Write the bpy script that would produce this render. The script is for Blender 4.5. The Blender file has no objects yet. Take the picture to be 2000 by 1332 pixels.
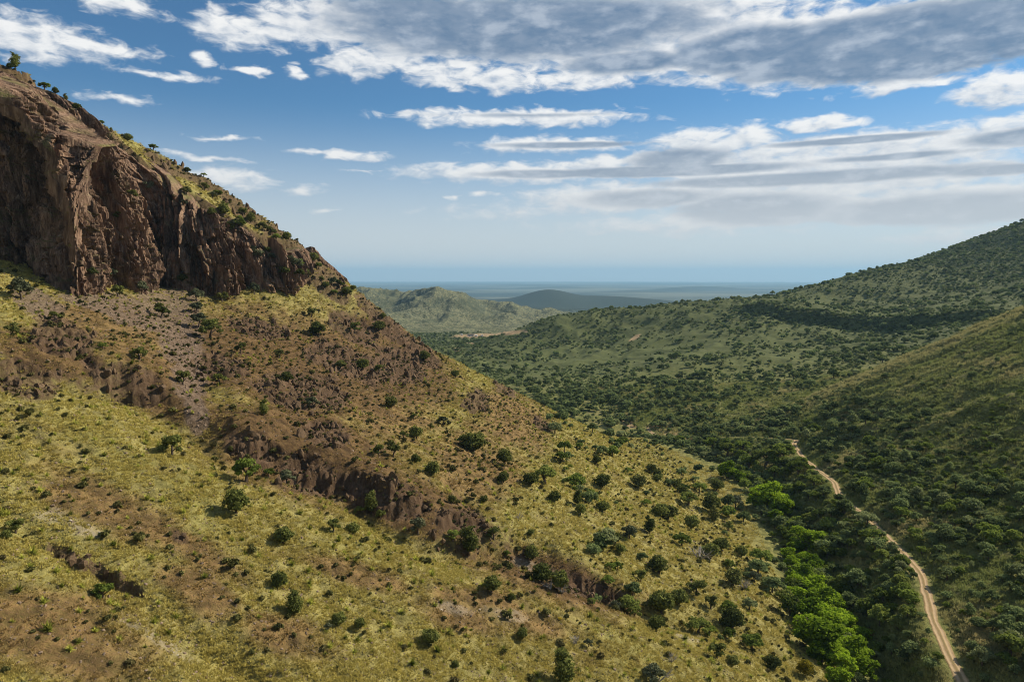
import bpy, bmesh, math, random
import numpy as np
from mathutils import Vector, Matrix
from mathutils.bvhtree import BVHTree

rng = np.random.default_rng(7)
random.seed(7)
SC = bpy.context.scene
COL = SC.collection
R = math.radians

# ------------------------------------------------------------------ camera
FPX = 1350.0                      # focal length in photo pixels (2000 wide)
PITCH = math.atan((666 - 541) / FPX)
cam = bpy.data.cameras.new('camera')
cam.sensor_width = 36.0
cam.lens = 36.0 * FPX / 2000.0
cam.clip_start = 1.0
cam.clip_end = 200000.0
cam_o = bpy.data.objects.new('camera', cam)
COL.objects.link(cam_o)
cam_o.location = (0, 0, 0)
cam_o.rotation_euler = (math.pi / 2 - PITCH, 0, 0)
SC.camera = cam_o

def ray(px, py):
    u = (np.asarray(px, float) - 1000) / FPX
    v = (666 - np.asarray(py, float)) / FPX
    c, s = math.cos(PITCH), math.sin(PITCH)
    return u, c + v * s, v * c - s

def project(x, y, z):
    c, s = math.cos(PITCH), math.sin(PITCH)
    f = y * c - z * s
    h = y * s + z * c
    f = np.where(f > 0.1, f, 0.1)
    return 1000 + FPX * x / f, 666 - FPX * h / f

# ------------------------------------------------------------------ light
SUN_EL, SUN_AZ = R(35), R(62)     # azimuth clockwise from +Y (the view)
sun = bpy.data.lights.new('sun', 'SUN')
sun.energy = 5.0
sun.angle = R(0.5)
sun.color = (1.0, 0.89, 0.72)
sun_o = bpy.data.objects.new('sun', sun)
COL.objects.link(sun_o)
SD = Vector((math.sin(SUN_AZ) * math.cos(SUN_EL), math.cos(SUN_AZ) * math.cos(SUN_EL), math.sin(SUN_EL)))
sun_o.rotation_euler = SD.to_track_quat('Z', 'Y').to_euler()
sun_o.location = SD * 300

SC.view_settings.view_transform = 'Standard'
SC.view_settings.look = 'None'
SC.view_settings.exposure = 0.45
SC.view_settings.gamma = 1.0
SC.view_settings.use_curve_mapping = False
SC.render.engine = 'CYCLES'
SC.cycles.max_bounces = 4
SC.cycles.diffuse_bounces = 2
SC.cycles.glossy_bounces = 1
SC.cycles.transmission_bounces = 2
SC.cycles.transparent_max_bounces = 4
SC.cycles.volume_bounces = 0
SC.cycles.use_denoising = True
try:
    SC.cycles.denoiser = 'OPENIMAGEDENOISE'
    SC.cycles.denoising_input_passes = 'RGB_ALBEDO_NORMAL'
    SC.cycles.denoising_prefilter = 'ACCURATE'
except Exception:
    pass
SC.cycles.use_adaptive_sampling = False
SC.cycles.pixel_filter_type = 'BLACKMAN_HARRIS'
SC.cycles.filter_width = 1.0

# ------------------------------------------------------------------ node helpers
class NT:
    def __init__(s, tree):
        s.t = tree; s.n = tree.nodes; s.l = tree.links
    def add(s, kind, **kw):
        n = s.n.new(kind)
        for k, v in kw.items():
            setattr(n, k, v)
        return n
    def put(s, sock, v):
        if isinstance(v, bpy.types.NodeSocket):
            s.l.new(v, sock)
        elif v is not None:
            sock.default_value = v
    def m(s, op, a, b=None, c=None, clamp=False):
        n = s.add('ShaderNodeMath', operation=op, use_clamp=clamp)
        s.put(n.inputs[0], a)
        if b is not None: s.put(n.inputs[1], b)
        if c is not None: s.put(n.inputs[2], c)
        return n.outputs[0]
    def vm(s, op, a, b=None, out=0):
        n = s.add('ShaderNodeVectorMath', operation=op)
        s.put(n.inputs[0], a)
        if b is not None: s.put(n.inputs[1], b)
        return n.outputs[out]
    def ss(s, x, a, b):
        n = s.add('ShaderNodeMapRange', interpolation_type='SMOOTHSTEP')
        s.put(n.inputs[0], x); s.put(n.inputs[1], a); s.put(n.inputs[2], b)
        return n.outputs[0]
    def lin(s, x, a, b, c=0.0, d=1.0):
        n = s.add('ShaderNodeMapRange')
        s.put(n.inputs[0], x); s.put(n.inputs[1], a); s.put(n.inputs[2], b); s.put(n.inputs[3], c); s.put(n.inputs[4], d)
        return n.outputs[0]
    def noise(s, vec, scale, detail=4.0, rough=0.55, dim='3D', dist=0.0):
        n = s.add('ShaderNodeTexNoise', noise_dimensions=dim)
        s.put(n.inputs['Vector'], vec)
        n.inputs['Scale'].default_value = scale
        n.inputs['Detail'].default_value = detail
        n.inputs['Roughness'].default_value = rough
        n.inputs['Distortion'].default_value = dist
        return n.outputs['Fac']
    def mix(s, f, a, b, blend='MIX'):
        n = s.add('ShaderNodeMix', data_type='RGBA', blend_type=blend)
        s.put(n.inputs[0], f)
        for i, v in ((6, a), (7, b)):
            if isinstance(v, bpy.types.NodeSocket): s.l.new(v, n.inputs[i])
            else: n.inputs[i].default_value = (v[0], v[1], v[2], 1.0)
        return n.outputs[2]
    def attr(s, name, kind='GEOMETRY'):
        n = s.add('ShaderNodeAttribute', attribute_name=name, attribute_type=kind)
        return n.outputs['Fac']

# ------------------------------------------------------------------ sky
W = bpy.data.worlds.new('World')
SC.world = W
W.use_nodes = True
W.node_tree.nodes.clear()
w = NT(W.node_tree)
SKY_STRENGTH = 0.078
tc = w.add('ShaderNodeTexCoord')
sep = w.add('ShaderNodeSeparateXYZ')
w.l.new(tc.outputs['Generated'], sep.inputs[0])
az = w.m('MULTIPLY', w.m('ARCTAN2', sep.outputs[0], sep.outputs[1]), 180 / math.pi)
el = w.m('MULTIPLY', w.m('ARCSINE', sep.outputs[2]), 180 / math.pi)
sky = w.add('ShaderNodeTexSky', sky_type='NISHITA')
sky.sun_disc = False
sky.sun_elevation = SUN_EL
sky.sun_rotation = SUN_AZ
sky.altitude = 1500
sky.air_density = 1.0
sky.dust_density = 0.6
sky.ozone_density = 2.5
skyc = w.mix(1.0, sky.outputs[0], (0.50, 0.80, 0.93), 'MULTIPLY')

def azel(px, py):
    a, b, c = ray(px, py)
    n = math.sqrt(a * a + b * b + c * c)
    return math.degrees(math.atan2(a, b)), math.degrees(math.asin(c / n))

# every cloud: centre px, centre py, half-width px, half-height px, strength
WHITE = [
 (60, 75, 200, 55, 1.0), (190, 95, 130, 22, .8), (230, 8, 110, 26, .8), (470, 62, 120, 45, 1.1), (620, 48, 170, 55, 1.1),
 (385, 115, 34, 20, .7), (330, 148, 85, 12, .55), (490, 138, 50, 13, .8), (577, 140, 26, 17, .8),
 (235, 192, 75, 13, .6), (700, 125, 95, 34, 1.15), (775, 105, 80, 40, 1.15), (870, 140, 110, 34, 1.1), (985, 155, 110, 32, 1.1), (875, 165, 36, 16, .8),
 (900, 60, 330, 62, 1.4), (1250, 60, 420, 105, 1.4), (1650, 90, 450, 90, 1.6), (1120, 155, 150, 28, 1.0), (1960, 175, 120, 42, 1.2), (1780, 165, 130, 16, 1.0),
 (1010, 232, 285, 22, .95), (1070, 284, 180, 20, .9), (1000, 338, 270, 24, 1.0), (1180, 318, 60, 22, 1.0), (655, 301, 115, 11, .75), (430, 268, 80, 7, .45), (400, 308, 110, 8, .55),
 (440, 352, 120, 30, .6), (600, 372, 55, 13, .55), (640, 414, 45, 6, .4), (718, 335, 45, 5, .4),
 (1400, 275, 165, 32, 1.2), (1600, 243, 115, 16, 1.0), (1700, 292, 460, 45, 1.2), (1980, 240, 120, 22, 1.0), (1850, 285, 240, 45, 1.0),
 (1330, 325, 170, 34, 1.3), (1620, 350, 430, 48, 1.4), (1180, 388, 200, 38, 1.0), (1600, 405, 180, 38, 1.2), (1850, 395, 260, 50, 1.2), (1380, 380, 160, 34, 1.0),
 (1000, 415, 170, 18, .35), (1350, 440, 340, 26, .65), (1900, 462, 220, 22, .6), (885, 386, 16, 9, .6), (940, 378, 35, 9, .5),
]
GREY = [  # cloud bellies in their own shade, between the lit rims
 (980, 70, 420, 70, 1.5), (760, 30, 180, 40, 1.2), (1740, 105, 420, 78, 2.2), (1440, 118, 190, 50, 1.6), (1950, 50, 190, 60, 1.6), (1190, 140, 150, 24, 1.0), (1560, 150, 200, 30, 1.2),
 (1290, 328, 110, 24, 1.2), (1250, 350, 290, 12, 1.6), (1550, 365, 380, 14, 1.5), (1620, 293, 190, 8, 1.3), (1960, 287, 150, 18, 1.3), (1080, 298, 170, 7, 1.0), (1040, 354, 160, 9, 1.2), (1900, 352, 130, 12, 1.2),
 (1430, 425, 170, 34, 1.6), (1800, 428, 300, 34, 1.5), (1230, 402, 150, 20, 1.0), (1000, 240, 180, 5, .4), (1700, 325, 160, 7, 1.0),
]
comb = w.add('ShaderNodeCombineXYZ')
w.l.new(az, comb.inputs[0]); w.l.new(el, comb.inputs[1])
P0 = comb.outputs[0]

def cloud_field(pos, blobs, k_):
    """largest of the soft ellipses, in degrees of azimuth and elevation"""
    best = None
    for (cx, cy, rx, ry, a) in blobs:
        ca, ce = azel(cx, cy)
        ra = abs(azel(cx + rx, cy)[0] - azel(cx - rx, cy)[0]) / 2
        re = abs(azel(cx, cy - ry)[1] - azel(cx, cy + ry)[1]) / 2
        d = w.add('ShaderNodeVectorMath', operation='MULTIPLY_ADD')
        w.put(d.inputs[0], pos)
        d.inputs[1].default_value = (1 / ra, 1 / re, 0)
        d.inputs[2].default_value = (-ca / ra, -ce / re, 0)
        q = w.vm('LENGTH', d.outputs[0], out='Value')
        v = w.m('MULTIPLY_ADD', q, -a * k_, a * k_)
        best = v if best is None else w.m('MAXIMUM', best, v)
    return best

def density(pos):
    st = w.vm('MULTIPLY', pos, (1.0, 2.5, 1.0))
    big = w.noise(st, 0.16, 3.0, 0.5, '2D')
    fine = w.noise(st, 0.55, 6.5, 0.57, '2D', 0.35)
    wrp = w.add('ShaderNodeVectorMath', operation='MULTIPLY_ADD')
    n3 = w.add('ShaderNodeTexNoise', noise_dimensions='2D')
    w.l.new(st, n3.inputs['Vector']); n3.inputs['Scale'].default_value = 0.35; n3.inputs['Detail'].default_value = 3
    w.l.new(n3.outputs['Color'], wrp.inputs[0]); wrp.inputs[1].default_value = (3.0, 1.1, 0)
    off = w.vm('ADD', pos, (-1.5, -0.55, 0))
    w.l.new(off, wrp.inputs[2])
    cov = w.m('MINIMUM', cloud_field(wrp.outputs[0], WHITE, 1.7), 0.95)
    # beyond the frame the same broken cloud goes on
    out = w.m('MAXIMUM', w.ss(w.m('ABSOLUTE', az), 37.5, 44.0), w.ss(el, 24.0, 30.0))
    gen = w.m('MULTIPLY', w.m('SUBTRACT', big, 0.46), 3.2)
    cov = w.m('MAXIMUM', cov, w.m('SUBTRACT', w.m('MULTIPLY', gen, out), w.m('MULTIPLY', w.m('SUBTRACT', 1.0, out), 2.0)))
    cov = w.m('MAXIMUM', cov, -1.0)
    n = w.m('SUBTRACT', fine, 0.5)
    return w.m('ADD', cov, w.m('MULTIPLY', n, w.lin(w.ss(el, 6, 15), 0, 1, 1.5, 2.3))), st, off

dA, stA, offA = density(P0)
dB, _, _ = density(w.vm('ADD', P0, (0.75, 0.55, 0)))
relief = w.m('SUBTRACT', dA, dB)
g = w.m('MINIMUM', cloud_field(offA, GREY, 1.3), 1.1)
gn = w.noise(stA, 0.30, 4.0, 0.55, '2D')
gd = w.m('ADD', w.m('MAXIMUM', g, -1.0), w.m('MULTIPLY', w.m('SUBTRACT', gn, 0.5), 1.2))
belly = w.ss(gd, -0.30, 0.70)
alpha = w.ss(w.m('MULTIPLY_ADD', belly, 0.8, dA), -0.05, 1.0)
lit = w.ss(w.m('MULTIPLY_ADD', relief, 0.55, w.m('MULTIPLY', w.m('SUBTRACT', gn, 0.5), 0.7)), -0.75, 0.55)
cw = w.mix(lit, (4.3, 5.0, 6.0), (9.4, 9.3, 9.1))
cg = w.mix(w.m('MULTIPLY_ADD', lit, 0.22, w.m('MULTIPLY', w.ss(gn, 0.45, 0.75), 0.6)), (1.1, 1.9, 3.1), (4.6, 5.2, 6.1))
cc = w.mix(w.m('MULTIPLY', belly, 0.93), cw, cg)
cl = w.mix(w.m('MULTIPLY', alpha, 0.93), skyc, cc)
# pale veil low over the plain
veil = w.m('MULTIPLY', w.m('SUBTRACT', 1.0, w.ss(el, -1.0, 14.0)), 0.95)
cl = w.mix(veil, cl, (6.9, 6.8, 6.7))
bg = w.add('ShaderNodeBackground')
w.l.new(cl, bg.inputs[0])
bg.inputs[1].default_value = SKY_STRENGTH
wo = w.add('ShaderNodeOutputWorld')
w.l.new(bg.outputs[0], wo.inputs[0])
W.cycles.sampling_method = 'MANUAL'
W.cycles.sample_map_resolution = 512

# ------------------------------------------------------------------ object helpers
def tag(o, label=None, cat=None, group=None, kind=None):
    if label: o['label'] = label
    if cat: o['category'] = cat
    if group: o['group'] = group
    if kind: o['kind'] = kind
    return o

def mesh_from(name, verts, faces, mat=None, smooth=False):
    """verts (n,3); faces (m,3) or (m,4) int array"""
    verts = np.asarray(verts, np.float32); faces = np.asarray(faces, np.int32)
    me = bpy.data.meshes.new(name)
    n, k = faces.shape
    me.vertices.add(len(verts)); me.vertices.foreach_set('co', verts.ravel())
    me.loops.add(n * k); me.loops.foreach_set('vertex_index', faces.ravel())
    me.polygons.add(n)
    me.polygons.foreach_set('loop_start', np.arange(n, dtype=np.int32) * k)
    me.polygons.foreach_set('loop_total', np.full(n, k, np.int32))
    me.polygons.foreach_set('use_smooth', np.full(n, smooth))
    me.update(calc_edges=True)
    if mat: me.materials.append(mat)
    return me

def link(name, me, parent=None):
    o = bpy.data.objects.new(name, me); COL.objects.link(o)
    if parent: o.parent = parent
    return o

def set_attr(me, name, vals):
    a = me.attributes.new(name, 'FLOAT', 'POINT')
    a.data.foreach_set('value', np.asarray(vals, np.float32).ravel())

# ------------------------------------------------------------------ noise
def _hash(ix, iy, seed):
    h = (ix.astype(np.uint32) * np.uint32(374761393) + iy.astype(np.uint32) * np.uint32(668265263) + np.uint32((seed * 2246822519) & 0xffffffff))
    h = (h ^ (h >> np.uint32(13))) * np.uint32(1274126177)
    return h ^ (h >> np.uint32(16))

_G = np.array([(math.cos(a), math.sin(a)) for a in np.linspace(0, 2 * math.pi, 32, endpoint=False)], np.float32)

def perlin(x, y, seed=0):
    x = np.asarray(x, np.float64); y = np.asarray(y, np.float64)
    x0 = np.floor(x); y0 = np.floor(y)
    fx = (x - x0).astype(np.float32); fy = (y - y0).astype(np.float32)
    ix = x0.astype(np.int64) & 0xffffff; iy = y0.astype(np.int64) & 0xffffff
    def gr(i, j, dx, dy):
        g = _G[_hash(i & 0xffffff, j & 0xffffff, seed) & np.uint32(31)]
        return g[..., 0] * dx + g[..., 1] * dy
    u = fx * fx * fx * (fx * (fx * 6 - 15) + 10); v = fy * fy * fy * (fy * (fy * 6 - 15) + 10)
    a = gr(ix, iy, fx, fy); b = gr(ix + 1, iy, fx - 1, fy)
    c = gr(ix, iy + 1, fx, fy - 1); d = gr(ix + 1, iy + 1, fx - 1, fy - 1)
    return (a + u * (b - a)) * (1 - v) + (c + u * (d - c)) * v * 1.0

def fbm(x, y, octs=4, seed=0, gain=0.5, lac=2.03):
    s = 0; a = 1.0; t = 0
    for k in range(octs):
        s = s + a * perlin(x, y, seed + 17 * k); t += a
        a *= gain; x = x * lac + 3.7; y = y * lac - 1.9
    return s * 1.5 / t

def ridged(x, y, octs=4, seed=0, gain=0.5):
    s = 0; a = 1.0; t = 0
    for k in range(octs):
        s = s + a * (1 - np.abs(perlin(x, y, seed + 13 * k)) * 2.2); t += a
        a *= gain; x = x * 2.07 + 1.3; y = y * 2.07 + 5.1
    return s / t

def sst(x, a, b):
    t = np.clip((x - a) / (b - a), 0, 1)
    return t * t * (3 - 2 * t)
def smax(a, b, k):
    h = np.clip(0.5 + 0.5 * (a - b) / k, 0, 1)
    return b + (a - b) * h + k * h * (1 - h)
def smin(a, b, k):
    return -smax(-a, -b, k)
def splus(x, w_):
    return w_ * np.logaddexp(0, x / w_)
# ------------------------------------------------------------------ the land (metres, camera at the origin)
def tab(rows):
    a = np.array(rows, float)
    return lambda y, k=1: np.interp(y, a[:, 0], a[:, k])

CREEK = tab([(-400, 72, -96), (0, 84, -98), (150, 89, -100), (178, 91, -100), (200, 92, -100), (229, 98, -100), (260, 107, -100.3), (321, 118, -100.6), (365, 114, -101),
             (426, 95, -101.5), (530, 78, -103), (730, 0, -109), (1045, -77, -117), (1400, -90, -134), (1800, -70, -152)])
ROAD = tab([(-400, 60, -84), (60, 88, -86), (152, 98, -88), (170, 106, -88), (186, 113, -88), (205, 120, -88), (224, 125.5, -88), (250, 131, -88.3), (279, 136, -89), (300, 138, -89.5),
            (320, 143, -90), (350, 151, -91), (377, 154.5, -92), (395, 150, -93.5), (412, 133, -96.5), (430, 108, -99), (452, 98, -100), (480, 88, -101)])
SLOPEX = tab([(-400, 60), (60, 88), (152, 98), (186, 113), (224, 125.5), (279, 136), (320, 143), (377, 152), (420, 150), (470, 140), (600, 120)])
SLOPEZ = tab([(-400, -84), (152, -88), (250, -88.3), (320, -90), (377, -92), (470, -95), (600, -97)])
# skyline of the left mountain: photo px, py and distance along the view
_SKYL = [(-260, 20, 215), (-120, 60, 240), (0, 104, 258), (60, 148, 275), (130, 194, 302), (200, 246, 330), (300, 296, 352), (350, 323, 358), (400, 346, 364), (450, 377, 372), (500, 412, 379), (550, 450, 385), (600, 489, 390),
         (650, 530, 394), (690, 564, 397.5), (740, 617, 403), (800, 662, 412), (850, 692, 421)]
_sx, _sy, _sz = [], [], []
for _a, _b, _d in _SKYL:
    _u, _v, _w = ray(_a, _b); _sx.append(float(_u / _v * _d)); _sy.append(float(_d)); _sz.append(float(_w / _v * _d))
def RIDGEZ(y): return np.interp(y, _sy, _sz) - 0.75 * np.maximum(y - _sy[-1], 0)
def RIDGEX(y): return np.interp(y, _sy, _sx) + 1.6 * np.maximum(y - _sy[-1], 0)
# foot of the crag, buttress by buttress
_FOOT = [(-330, 226), (-100, 231), (0, 235), (60, 237), (104, 236), (136, 229), (158, 225), (170, 235), (196, 252), (212, 262), (238, 266), (262, 267), (284, 274), (292, 288), (297, 302), (305, 311), (318, 311), (332, 306), (380, 309), (448, 314), (461, 326), (480, 332),
         (530, 337), (572, 342), (584, 350), (598, 364), (618, 379), (648, 391), (688, 398)]
_fx = np.array([(p_ - 1000) / FPX * d_ for p_, d_ in _FOOT]); _fy = np.array([d_ for _, d_ in _FOOT], float)
# the body of the hill behind the crag face
CLIFFX = tab([(200, -215), (232, -200), (242, -184), (250, -160), (262, -156), (268, -152), (276, -150), (290, -160), (306, -166), (314, -160), (320, -138), (332, -128), (345, -108), (352, -104), (420, -60)])
CRESTY = tab([(-400, 460), (-62, 460), (-48, 440), (-20, 420), (0, 402), (55, 372), (90, 345), (120, 330)])
def crag_top(x, y):
    return RIDGEZ(y) - 0.80 * np.maximum(x - RIDGEX(y), 0) - 0.15 * np.maximum(RIDGEX(y) - x, 0)

_M = np.array([
 (95, 426, -101), (78, 530, -103), (0, 730, -109), (-77, 1045, -117), (-90, 1400, -134), (-80, 1700, -147),
 (-200, 600, -106), (-300, 800, -110), (-320, 1200, -118), (-250, 1650, -142), (-60, 560, -105), (-150, 1000, -115),
 (207, 700, -84), (129, 580, -95), (183, 620, -93), (240, 650, -88), (333, 900, -74), (346, 780, -82), (472, 850, -64), (130, 880, -104), (160, 1080, -88), (40, 960, -113), (90, 760, -107),
 (71, 1200, -73), (20, 1225, -92), (-20, 1215, -108), (150, 1180, -62), (255, 1150, -53), (400, 1080, -41), (498, 1150, -35), (575, 1210, -12), (648, 1250, 8), (735, 1265, 24), (806, 1280, 36), (880, 1290, 62), (963, 1300, 96), (1200, 1350, 175), (1500, 1400, 240),
 (71, 1420, -118), (255, 1450, -110), (430, 1450, -95), (650, 1600, -60), (960, 1700, 10), (1300, 1750, 90), (0, 1500, -136),
 (520, 1080, -47), (555, 1000, -44), (661, 1050, -22), (760, 1080, 2), (860, 1090, 38), (1000, 1050, 90), (700, 800, 5), (850, 700, 60), (560, 700, -30), (440, 640, -50),
 (300, 530, -70), (400, 480, -50), (500, 520, -30), (600, 400, 40), (200, 500, -88), (700, 200, 120), (500, 0, 60), (400, -200, 40), (-300, 0, -80), (-300, -300, -80), (0, -300, -95)], float)
_S = 300.0
def _tps_fit():
    p = _M[:, :2] / _S; n = len(p)
    d2 = ((p[:, None] - p[None]) ** 2).sum(-1)
    K = 0.5 * d2 * np.log(d2 + 1e-9) + np.eye(n) * 0.004
    A = np.zeros((n + 3, n + 3)); A[:n, :n] = K; A[:n, n] = 1; A[:n, n + 1:] = p; A[n, :n] = 1; A[n + 1:, :n] = p.T
    return np.linalg.solve(A, np.concatenate([_M[:, 2], [0, 0, 0]]))
_TW = _tps_fit()
def mid(x, y):
    X = np.clip(x, -700, 1700) / _S; Y = np.clip(y, -500, 2000) / _S
    out = _TW[-3] + _TW[-2] * X + _TW[-1] * Y
    for (px, py, _), wgt in zip(_M, _TW[:-3]):
        d2 = (X - px / _S) ** 2 + (Y - py / _S) ** 2
        out = out + wgt * 0.5 * d2 * np.log(d2 + 1e-9)
    return out

FARZ = tab([(0, -110), (1400, -133), (1800, -151), (2400, -176), (3200, -205), (4500, -265), (6000, -310), (8000, -335), (70000, -345)])
HILLS = [  # x, y, height, sx, sy
 (-318, 3080, 132, 150, 300), (-250, 2950, 70, 120, 160), (-470, 3250, 100, 210, 330), (-720, 3350, 132, 260, 420), (-1000, 3300, 130, 300, 420), (-130, 3380, 82, 190, 260), (80, 3500, 44, 260, 220), (-560, 2550, 26, 160, 160), (-200, 2650, 22, 120, 120),
 (-640, 2900, 46, 150, 200), (-90, 2700, 34, 110, 130), (60, 3150, 46, 160, 150), (-400, 2500, 30, 130, 130), (1350, 7300, 84, 500, 500), (150, 5200, 40, 420, 260),
 (400, 7500, 185, 300, 600), (-60, 7700, 84, 560, 600), (900, 7700, 122, 560, 600), (1500, 7800, 62, 800, 600), (700, 6100, 34, 900, 300), (1900, 6600, 36, 700, 420), (300, 6000, 26, 300, 240),
 (4000, 17000, 75, 420, 300), (1300, 20000, 70, 800, 400), (2600, 14500, 45, 700, 300), (-1800, 16000, 60, 900, 300), (5200, 19000, 80, 900, 300), (-3400, 11000, 70, 900, 500), (700, 26000, 70, 1500, 400)]

def left_face(x, y):
    """the left mountain seen as one tilted face: foot slope, gully, wall above the gully, crag top"""
    z = -64 - 0.40 * x
    ax = sst(x, -135, -95) * (1 - sst(x, 20, 75))
    gy = 151 + 5 * np.sin(x / 17.0) + 4 * np.sin(x / 7.3 + 1)
    d = y - gy
    z = z + ax * (2.6 * np.exp(-((d + 24) / 15) ** 2) - 4.0 * np.exp(-(d / 7.0) ** 2))
    d = d + 5 * fbm(x / 14, y / 14, 3, 261)
    wall = (0.75 + 0.8 * fbm(x / 20, y / 40, 2, 271)) * sst(d, 1, 13) * (1 - sst(d, 22, 80)) * (1 - sst(x, -10, 55))
    z = z + ax * 4.6 * wall
    # scree chute from the cleft in the crag down to the gully
    tt = np.clip(((x + 152) * 80 + (y - 300) * -138) / (80 ** 2 + 138 ** 2), 0, 1)
    dd = np.hypot(x - (-152 + 80 * tt), y - (300 - 138 * tt))
    z = z - 2.2 * np.exp(-(dd / 8) ** 2) * (1 - tt * 0.6)
    # small wash low on the near spur
    t2 = np.clip(((x + 80) * 46 + (y - 100) * -16) / (46 ** 2 + 16 ** 2), 0, 1)
    d2 = np.hypot(x - (-80 + 46 * t2), y - (100 - 16 * t2))
    z = z - 1.7 * np.exp(-(d2 / 3.2) ** 2)
    # a shallow draw on the outer spur
    z = z - 2.5 * np.exp(-((y - 238 - 0.25 * x) / 14) ** 2) * sst(x, -60, 0) * (1 - sst(x, 70, 95))
    z = z + 1.8 * np.exp(-((y - 205 - 0.2 * x) / 16) ** 2) * sst(x, -60, 0)
    return z

def left_body(x, y):
    F = left_face(x, y)
    top = crag_top(x, y)
    ramp = -9 + 4.2 * (CLIFFX(y) - 15 - x)
    crag = smin(top, ramp, 4.0)
    # past the last buttress the hill rises to its crest without a wall
    g = sst(y, 285, 405) * sst(x, -150, -112)
    rise = F + np.maximum(top - F, 0) * g
    return smin(smax(smax(F, crag, 1.5), rise, 2.0), RIDGEZ(y) + 1.0, 2.0)

def height(x, y, detail=True):
    r = np.hypot(x, y)
    # ---- left mountain
    yc = CRESTY(x)
    L = left_body(x, y)
    L = L - 0.62 * splus(y - yc, 9.0)
    # ---- creek, track bench and right spur
    xc, zc = CREEK(y), CREEK(y, 2)
    xs, zs = SLOPEX(y), SLOPEZ(y)
    q = np.clip((x - xc) / np.maximum(xs - xc, 5), -4, 1)
    V = np.where(x < xc, zc + 0.04 * (xc - x), zc + (zs - zc) * (sst(q, 0.12, 0.95)))
    up = np.maximum(x - xs, 0)
    V = V + np.where(x > xs, 0.30 * up + 0.13 * splus(up - 25, 10), 0)
    Rr = V - 0.60 * splus(y - 450, 13.0)
    M = smin(mid(x, y), 150.0, 40.0)
    # scarp on the middle ridge
    ax_, ay_, bx_, by_ = 372, 1010, 492, 790
    ux, uy = (bx_ - ax_), (by_ - ay_); ln = math.hypot(ux, uy); ux /= ln; uy /= ln
    al = (x - ax_) * ux + (y - ay_) * uy
    sd = (x - ax_) * -uy + (y - ay_) * ux + 16 * fbm(x / 55, y / 55, 4, 61)
    M = M + 15 * (1 / (1 + np.exp(-np.clip(sd, -300, 300) / 2.5))) * np.exp(-np.maximum(sd, 0) / 90) * sst(al, -60, 10) * (1 - sst(al, ln, ln + 90))
    kk = sst(y, 380, 520)
    Mn = M * kk + (CREEK(y, 2) - 14) * (1 - kk)
    near = smax(Rr, Mn, 3.0)
    near = smax(near, L, 2.5)
    # ---- far country
    ff = sst(y, 1400, 2000)
    ff = np.maximum(ff, sst(np.abs(x), 1400, 2600))
    far = FARZ(r)
    hs = 0
    for hx, hy, hh, sx, sy in HILLS:
        hs = hs + (hh * np.exp(-0.5 * (((x - hx) / sx) ** 2 + ((y - hy) / sy) ** 2))) ** 3
    far = far + np.cbrt(hs)
    H = near * (1 - ff) + far * ff
    if detail:
        # relief: large forms everywhere, small ones only where the grid is fine enough
        g = 1 - sst(r, 700, 1500)
        m = sst(r, 350, 800) * (1 - sst(r, 9000, 14000))
        lm = 1 - sst(x, 60, 110)
        nearz = 1 - sst(r, 420, 600)
        H = H + fbm(x / 46, y / 46, 3, 3) * 2.0 * g * (0.35 + 0.65 * sst(x, 120, 200) + 0.4 * lm)
        H = H + fbm(x / 11, y / 11, 3, 11) * 0.75 * g
        H = H + (fbm(x / 3.1, y / 3.1, 3, 23) * 0.60 + (ridged(x / 5.5, y / 5.5, 2, 29) - .5) * .42) * nearz
        H = H + (ridged(x / 210, y / 260, 5, 41) - 0.45) * 52 * m * sst(r, 1900, 2900) * (1 - sst(r, 4500, 7000))
        H = H + (ridged(x / 90, y / 110, 3, 42) - 0.45) * 9 * sst(r, 500, 900) * (1 - sst(r, 2500, 5000))
        H = H + fbm(x / 1400, y / 1400, 4, 57) * 10 * sst(r, 6000, 9000)
        # runnels down the right spur
        rs = sst(x, 165, 205) * (1 - sst(y, 440, 560)) * sst(y, 60, 120)
        wv = (y + 0.12 * x) / 15 + 0.9 * fbm(x / 60, y / 60, 2, 71)
        H = H + (ridged(wv, x / 130, 2, 77) - 0.5) * 5.5 * rs
        # a low rib that comes down to the bend of the track
        rl = ((x - 158) * (320 - 378) - (y - 378) * (205 - 158)) / math.hypot(320 - 378, 205 - 158)
        H = H + (4.2 * np.exp(-(rl / 9.0) ** 2) - 3.6 * np.exp(-((rl + 20) / 13.0) ** 2)) * sst(x, 150, 175) * (1 - sst(x, 235, 300))
        # rocky ledges
        K = rock_mask(x, y, H)
        n = fbm(x / 9, y / 9, 3, 91)
        T = 4.6
        hh = (H + n * 3.5) / T
        fr = hh - np.floor(hh)
        H = H + K * ((sst(fr, 0.6, 0.8) - fr) * T * 0.6 + ridged(x / 2.8, y / 2.8, 2, 95) * 1.5 - 0.8)
    return H

def ell(px, py, cx, cy, rx, ry, ang=0.0):
    a = math.radians(ang); dx = px - cx; dy = py - cy
    u = (dx * math.cos(a) + dy * math.sin(a)) / rx; v = (-dx * math.sin(a) + dy * math.cos(a)) / ry
    return np.exp(-(u * u + v * v) ** 1.5)

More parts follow.
